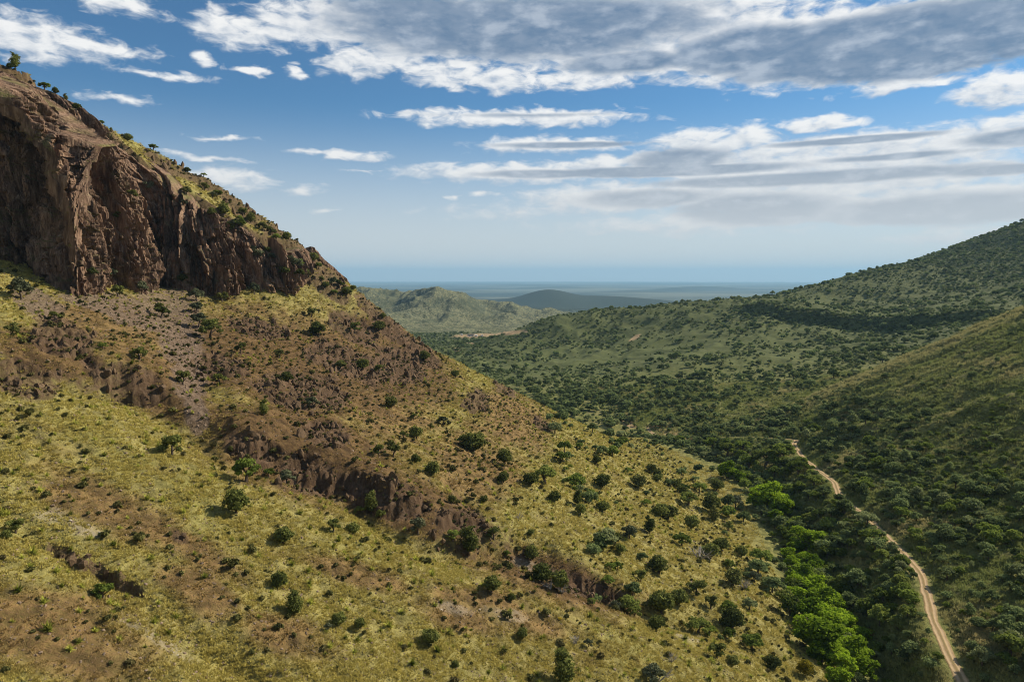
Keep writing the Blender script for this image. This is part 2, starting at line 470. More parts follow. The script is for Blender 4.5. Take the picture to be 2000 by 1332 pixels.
ROCKS = [(45, 745, 75, 40, 25), (250, 755, 75, 42, 15), (120, 660, 75, 40, 20), (200, 735, 70, 20, 40), (420, 715, 70, 26, 5), (590, 765, 95, 42, 8), (700, 715, 85, 30, 15), (780, 715, 60, 40, 25),
         (500, 640, 70, 20, 15), (930, 785, 28, 26, 30), (690, 640, 60, 26, 30), (640, 850, 50, 26, 15), (500, 880, 60, 34, 15), (600, 930, 70, 40, 25), (760, 970, 110, 40, 18), (905, 1020, 70, 30, 20), (135, 1090, 60, 16, 28), (225, 1135, 60, 15, 28), (350, 1050, 24, 14, 20),
         (985, 760, 30, 12, 30), (1060, 830, 26, 12, 35), (640, 560, 60, 22, 30), (760, 640, 50, 22, 40), (820, 690, 50, 22, 38), (1150, 1150, 70, 24, 18), (640, 690, 60, 26, 0), (470, 400, 70, 22, 38), (560, 470, 70, 22, 38), (640, 540, 60, 20, 40), (380, 345, 50, 12, 32), (720, 600, 40, 14, 48), (40, 150, 50, 14, 38), (120, 205, 60, 12, 38), (210, 268, 60, 12, 36), (320, 320, 60, 12, 30)]
def rock_mask(x, y, z):
    sel = (x < 75) & (y > 30) & (y < 440)
    K = np.zeros(np.shape(x), float)
    if not np.any(sel): return K
    px, py = project(x[sel], y[sel], z[sel])
    k = np.zeros(px.shape)
    for e in ROCKS: k = np.maximum(k, ell(px, py, *e))
    nz = fbm(x[sel] / 12, y[sel] / 12, 4, 131)
    K[sel] = np.clip(sst(k + nz * 0.55, 0.30, 0.62), 0, 1)
    return K

# ---- one sheet of ground, ring by ring outward from under the camera to the horizon
rr = np.concatenate([np.geomspace(4, 58, 14, endpoint=False), np.geomspace(58, 520, 520, endpoint=False), np.geomspace(520, 1900, 270, endpoint=False),
                     np.geomspace(1900, 9000, 190, endpoint=False), np.geomspace(9000, 50000, 60)])
aa = np.radians(np.concatenate([np.linspace(-180, -44, 60, endpoint=False), np.linspace(-44, 41, 900, endpoint=False), np.linspace(41, 180, 60)]))
NA, NR = len(aa), len(rr)
GX = np.sin(aa)[:, None] * rr[None]; GY = np.cos(aa)[:, None] * rr[None]
GZ = height(GX.ravel(), GY.ravel()).reshape(NA, NR)

# the track is cut level into the slope
ry_s = np.linspace(60, 480, 900)
_RP = [(1900, 1380), (1866, 1310), (1846, 1265), (1826, 1212), (1815, 1175), (1800, 1128), (1772, 1088), (1750, 1064), (1716, 1032), (1690, 1008), (1656, 984), (1640, 966), (1628, 940), (1600, 920), (1576, 902), (1559, 882), (1551, 868), (1556, 858)]
def _first_hit(px, py):
    u, v, w_ = (float(a) for a in ray(px, py))
    k = np.linspace(60, 520, 1400); hz_ = height(u / v * k, k, False); j = int(np.argmax(hz_ > w_ / v * k))
    return u / v * k[j], k[j]
_rw = np.array([_first_hit(*p_) for p_ in _RP])
_o = np.argsort(_rw[:, 1]); _rw = _rw[_o]
_rw = np.concatenate([[[_rw[0, 0] - 12, 60]], _rw, [[_rw[-1, 0] - 14, _rw[-1, 1] + 22], [108, max(432, _rw[-1, 1] + 45)], [95, max(470, _rw[-1, 1] + 70)]]])
RX = np.interp(ry_s, _rw[:, 1], _rw[:, 0])
ker = np.hanning(13); ker /= ker.sum()
RX = np.convolve(np.pad(RX, 6, 'edge'), ker, 'valid') + 1.1 * fbm(ry_s / 26, ry_s * 0, 3, 811)
print('road', np.round(_rw, 0).tolist())
def road_relation(x, y):
    rxx = np.interp(y, ry_s, RX); sl = np.gradient(RX, ry_s); s_ = np.interp(y, ry_s, sl)
    return (x - rxx) / np.sqrt(1 + s_ * s_)
selr = (GY > 45) & (GY < 475) & (np.abs(GX - np.interp(GY, ry_s, RX)) < 60)
base_z = height(RX, ry_s, True)
base_z = np.convolve(np.pad(base_z, 40, 'edge'), np.hanning(81) / np.hanning(81).sum(), 'valid')
dR = road_relation(GX[selr], GY[selr])
zr_ = np.interp(GY[selr], ry_s, base_z)
wr = 1 - sst(np.abs(dR), 2.4, 6.5)
GZ[selr] = GZ[selr] * (1 - wr) + zr_ * wr

lnr = np.log(rr)
def gidx(x, y):
    r = np.hypot(x, y); a = np.arctan2(x, y)
    i = np.interp(a, aa, np.arange(NA)); j = np.interp(np.log(r), lnr, np.arange(NR))
    return i, j
def sample(A, x, y):
    i, j = gidx(np.asarray(x, float), np.asarray(y, float))
    i0 = np.clip(np.floor(i).astype(int), 0, NA - 2); j0 = np.clip(np.floor(j).astype(int), 0, NR - 2)
    fi = i - i0; fj = j - j0
    return (A[i0, j0] * (1 - fi) + A[i0 + 1, j0] * fi) * (1 - fj) + (A[i0, j0 + 1] * (1 - fi) + A[i0 + 1, j0 + 1] * fi) * fj
def ground(x, y): return sample(GZ, x, y)
TEL = GZ / rr[None]
CUM = np.maximum.accumulate(TEL, axis=1)
def visible(x, y, z, eps=0.0):
    """is the point in sight of the camera over the land"""
    i, j = gidx(x, y)
    i0 = np.clip(np.round(i).astype(int), 0, NA - 1); j0 = np.clip(np.floor(j).astype(int) - 1, 0, NR - 1)
    return z / np.hypot(x, y) >= CUM[i0, j0] - eps
def hit(px, py):
    """where the sight line through a photo pixel meets the ground"""
    px = np.atleast_1d(px).astype(float); py = np.atleast_1d(py).astype(float)
    a, b, c = ray(px, py); az_ = np.arctan2(a, b); t = c / np.hypot(a, b)
    i = np.clip(np.round(np.interp(az_, aa, np.arange(NA))).astype(int), 0, NA - 1)
    j = (CUM[i] < t[:, None]).sum(1)
    j = np.clip(j, 1, NR - 1)
    lo = CUM[i, j - 1]; hi = CUM[i, j]
    f = np.clip((t - lo) / np.maximum(hi - lo, 1e-9), 0, 1)
    r = np.exp(lnr[j - 1] * (1 - f) + lnr[j] * f)
    x = np.sin(az_) * r; y = np.cos(az_) * r
    return x, y, ground(x, y)

# slope, for materials and scatter
dzr = np.gradient(GZ, axis=1) / np.gradient(rr)[None]
dza = np.gradient(GZ, axis=0) / (np.gradient(aa)[:, None] * rr[None])
SLOPE = np.hypot(dzr, dza)

PX, PY = project(GX, GY, GZ)
RA = np.hypot(GX, GY)
FRONT = GY > 20
n1 = fbm(GX / 22, GY / 22, 4, 201)
n2 = fbm(GX / 6, GY / 6, 4, 211)
DRY = (1 - sst(GX - (CREEK(GY) - 6), -14, 4)) * (1 - sst(GY, 430, 520))
ROCK = rock_mask(GX.ravel(), GY.ravel(), GZ.ravel()).reshape(NA, NR)
ROCK = np.maximum(ROCK, DRY * sst(SLOPE, 0.95, 1.5))
def region(lst):
    k = np.zeros(GX.shape)
    for e in lst: k = np.maximum(k, ell(PX, PY, *e))
    return k * FRONT * DRY
SOIL = region([(110, 1250, 240, 100, 15), (230, 1000, 190, 55, 22), (380, 1075, 150, 40, 30), (560, 1240, 120, 50, 15), (960, 1205, 170, 44, 10), (700, 1120, 110, 30, 15), (620, 880, 260, 110, 20), (560, 700, 260, 110, 12), (560, 900, 220, 75, 18), (760, 985, 170, 55, 18), (930, 905, 110, 90, 30), (420, 700, 300, 80, 10), (700, 760, 200, 90, 20), (1080, 1130, 230, 55, 18), (60, 1210, 110, 60, 15), (130, 1280, 160, 50, 10), (390, 1150, 110, 50, 35),
               (230, 640, 180, 60, 10), (1000, 820, 90, 60, 30), (940, 1170, 120, 30, 8)])
SOIL = sst(SOIL + n1 * 0.45 + n2 * 0.35, 0.15, 0.95) * DRY
SOIL = np.maximum(SOIL, 0.35 * DRY * sst(n1 + n2 * 0.5, 0.15, 0.6))
UMBER = region([(620, 890, 230, 95, 20), (800, 985, 190, 55, 18), (560, 710, 300, 95, 10), (330, 770, 120, 60, 20), (100, 690, 130, 50, 15), (780, 700, 150, 70, 35), (1110, 1135, 170, 40, 18), (480, 840, 130, 50, 25)])
UMBER = sst(UMBER + n1 * 0.35 + n2 * 0.30, 0.2, 0.8) * DRY
SOIL = np.maximum(SOIL, 0.85 * UMBER)
SCREE = region([(330, 590, 70, 60, 20), (352, 660, 60, 48, 70), (370, 740, 50, 36, 75), (383, 810, 45, 26, 75), (260, 610, 120, 30, 20), (70, 590, 60, 28, 25), (250, 600, 150, 24, 10)])
SCREE = sst(SCREE + n2 * 0.3, 0.3, 0.6)
PALE = region([(110, 1010, 70, 20, 10), (170, 1035, 60, 14, 10), (330, 1260, 110, 14, 32), (250, 1215, 60, 10, 25), (1040, 1105, 60, 12, 18), (1340, 1240, 70, 10, 20), (980, 1200, 70, 16, 10), (880, 1185, 70, 14, 10)])
PALE = 0.6 * sst(PALE + n2 * 0.8, 0.45, 1.0)
BARE = np.zeros(GX.shape)
for e in ((1330, 850, 40, 6, 8), (1278, 832, 14, 4, 0), (930, 656, 50, 5, -2), (1000, 650, 40, 4, -6), (1230, 820, 22, 18, 50), (1240, 660, 14, 4, -30)):
    BARE = np.maximum(BARE, ell(PX, PY, *e))
BARE = sst(BARE + fbm(GX / 9, GY / 9, 3, 231) * 0.35, 0.3, 0.7) * FRONT * (1 - DRY) * visible(GX, GY, GZ, 0.02)
vq = np.abs(GX - CREEK(GY)) 
LUSH = np.exp(-(vq / 40) ** 2) * (1 - sst(GY, 700, 1100))

idx = np.arange(NA * NR).reshape(NA, NR)
q = np.stack([idx[:-1, :-1], idx[:-1, 1:], idx[1:, 1:], idx[1:, :-1]], -1).reshape(-1, 4)
tv = np.stack([GX, GY, GZ], -1).reshape(-1, 3)
# ------------------------------------------------------------------ ground material
def new_mat(name):
    m = bpy.data.materials.new(name); m.use_nodes = True
    m.node_tree.nodes.clear()
    t = NT(m.node_tree)
    out = t.add('ShaderNodeOutputMaterial')
    return m, t, out

def principled(t, out, col, rough=0.9, normal=None, spec=0.15):
    p = t.add('ShaderNodeBsdfPrincipled')
    t.put(p.inputs['Base Color'], col if isinstance(col, bpy.types.NodeSocket) else (col[0], col[1], col[2], 1))
    p.inputs['Roughness'].default_value = rough
    p.inputs['Specular IOR Level'].default_value = spec
    if normal: t.l.new(normal, p.inputs['Normal'])
    t.l.new(p.outputs[0], out.inputs[0])
    return p

def bump(t, h, strength, dist):
    b = t.add('ShaderNodeBump')
    b.inputs['Strength'].default_value = strength; b.inputs['Distance'].default_value = dist
    t.l.new(h, b.inputs['Height'])
    return b.outputs[0]

def rock_colour(t, pos):
    st = t.vm('MULTIPLY', pos, (1, 1, 0.22))
    a = t.noise(st, 0.16, 5, 0.6); b = t.noise(st, 0.9, 6, 0.65); c = t.noise(pos, 3.0, 5, 0.65)
    col = t.mix(t.ss(a, 0.35, 0.65), (0.070, 0.041, 0.028), (0.26, 0.160, 0.102))
    col = t.mix(t.m('MULTIPLY', t.ss(b, 0.45, 0.7), 0.65), col, (0.42, 0.30, 0.21))
    col = t.mix(t.m('MULTIPLY', t.ss(b, 0.5, 0.28), 0.75), col, (0.06, 0.036, 0.03))
    col = t.mix(t.m('MULTIPLY', t.ss(c, 0.55, 0.75), 0.35), col, (0.17, 0.15, 0.08))
    return col, b, c

mat_ground, t, out = new_mat('dry_hill_ground')
geo = t.add('ShaderNodeNewGeometry'); pos = geo.outputs['Position']
dry, soil, rock, scree, pale, bare, lush = (t.attr(n) for n in ('dry', 'soil', 'rock', 'scree', 'pale', 'bare', 'lush'))
nA = t.noise(pos, 0.045, 5, 0.6); nB = t.noise(pos, 0.33, 6, 0.65); nC = t.noise(pos, 1.7, 6, 0.7); nD = t.noise(pos, 6.0, 3, 0.6)
# golden grass
gcol = t.mix(t.ss(nB, 0.32, 0.66), (0.150, 0.130, 0.045), (0.36, 0.315, 0.108))
gcol = t.mix(t.m('MULTIPLY', t.ss(nA, 0.5, 0.66), 0.5), gcol, (0.235, 0.225, 0.062))
gcol = t.mix(t.m('MULTIPLY', t.ss(nC, 0.52, 0.75), 0.6), gcol, (0.50, 0.44, 0.22))
gcol = t.mix(t.m('MULTIPLY', t.ss(nC, 0.46, 0.28), 0.7), gcol, (0.07, 0.065, 0.022))
# earth
scol = t.mix(t.ss(nB, 0.35, 0.65), (0.095, 0.058, 0.028), (0.26, 0.155, 0.068))
scol = t.mix(t.m('MULTIPLY', t.ss(nC, 0.55, 0.75), 0.6), scol, (0.33, 0.25, 0.14))
scol = t.mix(t.m('MULTIPLY', t.ss(nC, 0.45, 0.3), 0.7), scol, (0.045, 0.03, 0.018))
gcol = t.mix(t.m('MULTIPLY', soil, t.lin(nC, 0.3, 0.65, 0.55, 1.0)), gcol, scol)
umber = t.attr('umber')
gcol = t.mix(t.m('MULTIPLY', umber, t.lin(nC, 0.3, 0.6, 0.45, 0.95)), gcol, t.mix(t.ss(nB, 0.35, 0.65), (0.060, 0.037, 0.020), (0.155, 0.095, 0.046)))
# valley grass and brush litter
vcol = t.mix(t.ss(nB, 0.35, 0.65), (0.105, 0.120, 0.036), (0.25, 0.245, 0.082))
vcol = t.mix(t.m('MULTIPLY', t.ss(nA, 0.5, 0.68), 0.6), vcol, (0.25, 0.215, 0.10))
vcol = t.mix(t.m('MULTIPLY', t.ss(nC, 0.5, 0.3), 0.5), vcol, (0.04, 0.045, 0.018))
# farther out the single bushes melt into a speckle, and then into dark and light flats
dist = t.vm('LENGTH', pos, out='Value')
sp = t.noise(pos, 0.13, 3, 0.7); sq = t.noise(pos, 0.006, 5, 0.6); sf = t.noise(t.vm('MULTIPLY', pos, (0.45, 1.0, 1.0)), 0.00042, 6, 0.62)
fcol = t.mix(t.ss(sp, 0.45, 0.60), (0.20, 0.195, 0.10), (0.045, 0.055, 0.03))
fcol = t.mix(t.m('MULTIPLY', t.ss(sq, 0.48, 0.66), 0.55), fcol, (0.055, 0.065, 0.03))
hillk = t.attr('hill')
pcol = t.mix(t.ss(sf, 0.40, 0.62), (0.030, 0.044, 0.030), (0.15, 0.155, 0.105))
pcol = t.mix(hillk, pcol, (0.028, 0.040, 0.024))
fcol = t.mix(t.ss(dist, 3600, 5200), fcol, pcol)
fcol = t.mix(t.m('MULTIPLY', hillk, 0.85), fcol, (0.032, 0.042, 0.026))
vcol = t.mix(t.ss(dist, 1350, 2000), vcol, fcol)
vcol = t.mix(t.m('MULTIPLY', t.m('MULTIPLY', t.ss(dist, 500, 800), t.m('SUBTRACT', 1.0, t.ss(dist, 1500, 2200))), 0.8), vcol, (0.075, 0.092, 0.036))
col = t.mix(dry, vcol, gcol)
rc, rb, rcc = rock_colour(t, pos)
rdark = t.mix(0.6, rc, (0.052, 0.036, 0.021))
col = t.mix(t.m('MULTIPLY', rock, t.lin(nC, 0.35, 0.6, 0.6, 1.0)), col, rdark)
vo = t.add('ShaderNodeTexVoronoi'); vo.inputs['Scale'].default_value = 1.3; t.l.new(pos, vo.inputs['Vector'])
stone = t.mix(t.m('FRACT', t.m('MULTIPLY', vo.outputs['Color'], 3.0)), (0.095, 0.066, 0.045), (0.23, 0.17, 0.125))
col = t.mix(t.m('MULTIPLY', scree, 0.85), col, stone)
col = t.mix(t.m('MULTIPLY', pale, t.lin(nC, 0.4, 0.6, 0.3, 1.0)), col, (0.40, 0.34, 0.26))
col = t.mix(t.m('MULTIPLY', bare, t.lin(nB, 0.35, 0.6, 0.5, 1.0)), col, (0.36, 0.25, 0.145))
hgt = t.m('ADD', t.m('MULTIPLY', nC, 0.6), t.m('MULTIPLY', nD, 0.28))
fade = t.m('SUBTRACT', 1.0, t.ss(dist, 300, 900))
bh = t.m('ADD', t.m('MULTIPLY', hgt, fade), t.m('MULTIPLY', t.m('MULTIPLY', sp, t.ss(dist, 900, 1600)), 5.0))
principled(t, out, col, 0.95, bump(t, bh, 0.9, 1.0), 0.05)

gm = mesh_from('terrain', tv, q, mat_ground, True)
for nm, A in (('dry', DRY), ('soil', SOIL), ('rock', ROCK), ('scree', SCREE), ('pale', PALE), ('bare', BARE), ('lush', LUSH), ('umber', UMBER), ('hill', np.maximum(sst(GZ - FARZ(RA), 14, 40) * sst(RA, 4500, 6000), 0.8 * sst(SLOPE, 0.42, 0.75) * sst(RA, 1900, 2300) * (1 - sst(RA, 4500, 5500))))):
    set_attr(gm, nm, A)
terrain = tag(link('terrain', gm), 'rugged valley ground between the two hillsides running out to the plain', kind='structure')

# ------------------------------------------------------------------ the crag
mat_cliff, t, out = new_mat('red_brown_crag_rock')
geo = t.add('ShaderNodeNewGeometry'); pos = geo.outputs['Position']
rc, rb, rcc = rock_colour(t, pos)
ledge = t.attr('ledge')
rc = t.mix(t.m('MULTIPLY', ledge, t.ss(rcc, 0.35, 0.6)), rc, (0.165, 0.16, 0.05))
bh = t.m('ADD', t.m('MULTIPLY', rb, 1.3), t.m('MULTIPLY', rcc, 0.45))
principled(t, out, rc, 0.9, bump(t, bh, 0.9, 1.0), 0.15)

def make_crag():
    seg0 = np.concatenate([[0], np.cumsum(np.hypot(np.diff(_fx), np.diff(_fy)))])
    dn = np.linspace(0, seg0[-1], 3000)
    k0 = np.hanning(51); k0 /= k0.sum()
    cxs = np.convolve(np.pad(np.interp(dn, seg0, _fx), 25, 'edge'), k0, 'valid'); ys = np.convolve(np.pad(np.interp(dn, seg0, _fy), 25, 'edge'), k0, 'valid')
    seg = np.concatenate([[0], np.cumsum(np.hypot(np.diff(cxs), np.diff(ys)))])
    NS, NV = 900, 320
    s = np.linspace(0, seg[-1], NS)
    bx = np.interp(s, seg, cxs); by = np.interp(s, seg, ys)
    kk = np.hanning(41); kk /= kk.sum()
    sm = lambda a: np.convolve(np.pad(a, 20, 'edge'), kk, 'valid')
    tx, ty = np.gradient(sm(bx)), np.gradient(sm(by)); l = np.hypot(tx, ty)
    nx, ny = ty / l, -tx / l                 # outward: towards +x and the camera
    kk = np.hanning(121); kk /= kk.sum()
    sm2 = lambda a: np.convolve(np.pad(a, 60, 'edge'), kk, 'valid')
    nx, ny = sm2(nx), sm2(ny); l = np.hypot(nx, ny); nx /= l; ny /= l
    zb = np.where(by > 340, left_body(bx, by), left_face(bx, by)) - 0.5
    # how high the face stands: where the ramp meets the crest surface
    h = np.full(NS, 30.0)
    for _ in range(60):
        le = h * 0.34 + 3
        h = 0.7 * h + 0.3 * np.maximum(crag_top(bx - nx * le, by - ny * le) - zb, 3)
    h = sm2(h)
    v = np.linspace(-0.10, 1.0, NV)
    S, Vv = np.meshgrid(s, v, indexing='ij')
    Hh = h[:, None] * Vv
    lean = np.where(Vv < 0, 0.10, 0.06 + 0.26 * np.clip(Vv, 0, 1) ** 1.2) * Hh
    X = bx[:, None] - nx[:, None] * lean; Y = by[:, None] - ny[:, None] * lean; Z = zb[:, None] + Hh
    # relief of buttresses, columns and cracks, stretched down the face
    warp = fbm(S / 30, Z / 60, 2, 301) * 5 + 0.16 * Z
    sv = S + warp
    big = ridged(sv / 34, Z / 150, 2, 311) - 0.5
    colm = ridged(sv / 7.0, Z / 60 + 7, 2, 321) - 0.5
    crk = ridged(sv / 3.3, Z / 26 + 3, 3, 331) - 0.5
    fine = fbm(sv / 1.4, Z / 4.5, 3, 341)
    blk = fbm(S / 6, Z / 9, 3, 351)
    edge = sst(Vv, -0.1, 0.08)
    up = 1 - sst(Vv, 0.84, 1.0)
    cut = lambda u_, k_: np.exp(-(u_ / k_) ** 2)
    g1_ = cut(perlin(sv / 7.5, Z / 55, 411), .07); g2_ = cut(perlin(sv / 3.4, Z / 30, 417), .08); g3_ = cut(perlin(S / 16 + Z / 60, Z / 14, 423), .05)
    d = (6.0 * big + 4.0 * colm + 1.7 * crk + 0.6 * fine + 0.8 * blk - 3.2 * g1_ - 1.5 * g2_ - 1.2 * g3_) + 0.4
    # blocks between the joints: every column and course stands out by its own amount
    for (cw_, ch_, am_, sd_) in ((4.6, 13.0, 2.1, 431), (2.1, 6.0, 1.15, 437), (1.0, 3.0, 0.5, 443)):
        ci = np.floor((sv + 1.3 * fbm(S / 7, Z / 12, 2, sd_)) / cw_).astype(np.int64)
        hv = _hash(ci, ci * 0 + 5, sd_).astype(np.float64) / 4294967295.0
        cj = np.floor(Z / ch_ + hv * 5 + 0.35 * perlin(S / 5, Z / 9, sd_ + 1)).astype(np.int64)
        d = d + (_hash(ci, cj, sd_ + 2).astype(np.float64) / 4294967295.0 - 0.5) * 2 * am_

    # stepped ledges where brush holds on
    tz = (Z + 6 * fbm(S / 25, Z / 25, 2, 361)) / 11.0
    fr = tz - np.floor(tz)
    step = (sst(fr, 0.0, 0.75) - fr)
    lm = sst(fbm(S / 28, Z / 22, 2, 371) + 0.35 * sst(s, 110, 200)[:, None] , 0.05, 0.5)
    d = d + step * 1.9 * lm
    d = d * (0.25 + 0.75 * up) * edge * np.clip(h / 26, 0.15, 1)[:, None] + 0.5
    # roll back under the turf at the top
    roll = sst(Vv, 0.9, 1.0) * 5.5
    X = X + nx[:, None] * (d - roll); Y = Y + ny[:, None] * (d - roll); Z = Z - 2.6 * step * lm * 0.35 - sst(Vv, 0.9, 1.0) * 2.0
    Z = Z + fbm(sv / 2.2, Z / 7, 2, 381) * 0.5
    vv = np.stack([X, Y, Z], -1).reshape(-1, 3)
    ii = np.arange(NS * NV).reshape(NS, NV)
    qq = np.stack([ii[:-1, :-1], ii[1:, :-1], ii[1:, 1:], ii[:-1, 1:]], -1).reshape(-1, 4)
    me = mesh_from('cliff', vv, qq, mat_cliff, False)
    gx = np.gradient(Z, axis=1) ; hx = np.hypot(np.gradient(X, axis=1), np.gradient(Y, axis=1))
    flat = sst(hx / (np.abs(gx) + 1e-3), 0.9, 2.0)
    set_attr(me, 'ledge', flat * sst(fbm(S / 8, Z / 8, 3, 391) , -0.2, 0.3))
    return me, vv, qq
cm, CV, CQ = make_crag()
cliff = tag(link('cliff', cm), 'red brown rock crag with dark clefts standing out of the left hillside', kind='structure')
CT = np.concatenate([CQ[:, [0, 1, 2]], CQ[:, [0, 2, 3]]])
# ------------------------------------------------------------------ plant and stone materials
def leaf_mat(name, dark, light, trans=0.25, dry=(0.2, 0.18, 0.05)):
    m, t, out = new_mat(name)
    oi = t.add('ShaderNodeObjectInfo')
    tint = t.attr('tint')
    rnd = oi.outputs['Random']
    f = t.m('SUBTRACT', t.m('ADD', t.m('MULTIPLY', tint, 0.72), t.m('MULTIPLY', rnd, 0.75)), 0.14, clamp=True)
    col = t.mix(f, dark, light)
    r2 = t.m('FRACT', t.m('MULTIPLY', rnd, 7.31))
    col = t.mix(t.m('MULTIPLY', t.ss(r2, 0.72, 1.0), 0.45), col, dry)
    d = t.add('ShaderNodeBsdfDiffuse'); t.l.new(col, d.inputs[0])
    tr = t.add('ShaderNodeBsdfTranslucent'); t.l.new(col, tr.inputs[0])
    mx = t.add('ShaderNodeMixShader'); mx.inputs[0].default_value = trans
    t.l.new(d.outputs[0], mx.inputs[1]); t.l.new(tr.outputs[0], mx.inputs[2])
    t.l.new(mx.outputs[0], out.inputs[0])
    return m
MAT = {
 'juniper': leaf_mat('juniper_foliage', (0.046, 0.060, 0.018), (0.19, 0.21, 0.056), 0.3, (0.17, 0.165, 0.06)),
 'grey': leaf_mat('grey_green_foliage', (0.055, 0.068, 0.038), (0.16, 0.175, 0.095), 0.2, (0.17, 0.16, 0.09)),
 'oak': leaf_mat('oak_foliage', (0.050, 0.075, 0.016), (0.22, 0.28, 0.055), 0.38, (0.28, 0.30, 0.08)),
 'cottonwood': leaf_mat('cottonwood_foliage', (0.070, 0.125, 0.012), (0.33, 0.46, 0.034), 0.5, (0.15, 0.22, 0.035)),
 'scrub': leaf_mat('scrub_foliage', (0.055, 0.080, 0.028), (0.25, 0.305, 0.115), 0.35, (0.36, 0.37, 0.18)),
 'sotol': leaf_mat('sotol_blades', (0.05, 0.065, 0.010), (0.50, 0.51, 0.09), 0.3, (0.42, 0.38, 0.10)),  # dark tone puts the shaded sides of the tufts into the colour
 'tuft': leaf_mat('low_shrub_foliage', (0.045, 0.048, 0.018), (0.17, 0.165, 0.055), 0.2, (0.16, 0.12, 0.06)),
 'rust': leaf_mat('rusty_foliage', (0.12, 0.05, 0.02), (0.27, 0.12, 0.04), 0.25),
 'olive': leaf_mat('olive_foliage', (0.10, 0.09, 0.012), (0.24, 0.20, 0.025), 0.3),
 'yellow': leaf_mat('yellow_blossom', (0.30, 0.22, 0.02), (0.6, 0.45, 0.04), 0.3),
}
def grass_mat(name, a, b, c):
    m, t, out = new_mat(name)
    oi = t.add('ShaderNodeObjectInfo'); tone = t.attr('tone', 'INSTANCER'); tint = t.attr('tint')
    col = t.mix(t.m('ADD', t.m('MULTIPLY', tint, 0.6), t.m('MULTIPLY', oi.outputs['Random'], 0.45), clamp=True), a, b)
    col = t.mix(tone, col, c)
    d = t.add('ShaderNodeBsdfDiffuse'); t.l.new(col, d.inputs[0])
    tr = t.add('ShaderNodeBsdfTranslucent'); t.l.new(col, tr.inputs[0])
    mx = t.add('ShaderNodeMixShader'); mx.inputs[0].default_value = 0.3
    t.l.new(d.outputs[0], mx.inputs[1]); t.l.new(tr.outputs[0], mx.inputs[2]); t.l.new(mx.outputs[0], out.inputs[0])
    return m
MAT['dry_grass'] = grass_mat('dry_grass', (0.235, 0.205, 0.052), (0.67, 0.57, 0.175), (0.29, 0.19, 0.085))
MAT['green_grass'] = grass_mat('green_grass', (0.14, 0.17, 0.05), (0.35, 0.38, 0.13), (0.46, 0.40, 0.19))

def plain_mat(name, col, rough=0.9, n=0.0):
    m, t, out = new_mat(name)
    geo = t.add('ShaderNodeNewGeometry')
    oi = t.add('ShaderNodeObjectInfo')
    c = t.mix(t.ss(t.noise(geo.outputs['Position'], 2.2, 5, 0.65), 0.3, 0.7), tuple(v * 0.65 for v in col), tuple(min(v * 1.3, 1) for v in col))
    c = t.mix(t.m('MULTIPLY', oi.outputs['Random'], n), c, tuple(min(v * 1.6, 1) for v in col))
    principled(t, out, c, rough, bump(t, t.noise(geo.outputs['Position'], 5, 4, 0.7), 0.5, 0.2))
    return m
MAT['bark'] = plain_mat('grey_bark', (0.11, 0.085, 0.065))
MAT['dead'] = plain_mat('bleached_wood', (0.40, 0.36, 0.31))
MAT['rock'] = plain_mat('dark_crag_rock', (0.105, 0.070, 0.041), 0.9, 0.6)
MAT['stone'] = plain_mat('scree_stone', (0.19, 0.14, 0.10), 0.9, 0.7)
MAT['pale'] = plain_mat('pale_stone', (0.40, 0.35, 0.29), 0.9, 0.4)

# ------------------------------------------------------------------ plant shapes (unit: one crown width across, foot at the origin)
def _quads(cen, nrm, size, up=None):
    n = len(cen)
    a = rng.normal(size=(n, 3)); t1 = np.cross(nrm, a); t1 /= np.linalg.norm(t1, axis=1, keepdims=True) + 1e-9
    t2 = np.cross(nrm, t1)
    s = size[:, None]
    asp = rng.uniform(0.6, 1.0, (n, 1))
    v = np.stack([cen - t1 * s - t2 * s * asp * 0.6, cen + t1 * s * 0.7 - t2 * s * asp, cen + t1 * s + t2 * s * asp * 0.7, cen - t1 * s * 0.6 + t2 * s * asp], 1)
    return v.reshape(-1, 3), np.arange(n * 4).reshape(n, 4)

_ICO = {}
def ico(sub):
    if sub not in _ICO:
        b = bmesh.new(); bmesh.ops.create_icosphere(b, subdivisions=sub, radius=1.0)
        _ICO[sub] = (np.array([v.co[:] for v in b.verts]), np.array([[v.index for v in f.verts] for f in b.faces])); b.free()
    return _ICO[sub]

class MBuild:
    def __init__(s): s.v = []; s.f = []; s.t = []; s.mi = []; s.n = 0
    def add(s, v, f, tint, mi=0):
        f = np.asarray(f)
        if f.shape[1] == 3: f = np.concatenate([f, f[:, 2:3]], 1)
        s.v.append(v); s.f.append(f + s.n); s.t.append(np.broadcast_to(tint, (len(v),)).astype(np.float32)); s.mi.append(np.full(len(f), mi, np.int32)); s.n += len(v)
    def mesh(s, name, mats, smooth=False):
        v = np.concatenate(s.v); f = np.concatenate(s.f)
        tri = f[:, 2] == f[:, 3]
        me = bpy.data.meshes.new(name)
        me.vertices.add(len(v)); me.vertices.foreach_set('co', v.astype(np.float32).ravel())
        tot = np.where(tri, 3, 4).astype(np.int32); st = np.concatenate([[0], np.cumsum(tot)[:-1]]).astype(np.int32)
        mask = np.ones(f.shape, bool); mask[tri, 3] = False
        me.loops.add(int(tot.sum())); me.loops.foreach_set('vertex_index', f[mask].astype(np.int32))
        me.polygons.add(len(f)); me.polygons.foreach_set('loop_start', st); me.polygons.foreach_set('loop_total', tot)
        me.polygons.foreach_set('material_index', np.concatenate(s.mi)); me.polygons.foreach_set('use_smooth', np.full(len(f), smooth))
        me.update(calc_edges=True)
        for m in mats: me.materials.append(m)
        set_attr(me, 'tint', np.concatenate(s.t))
        return me

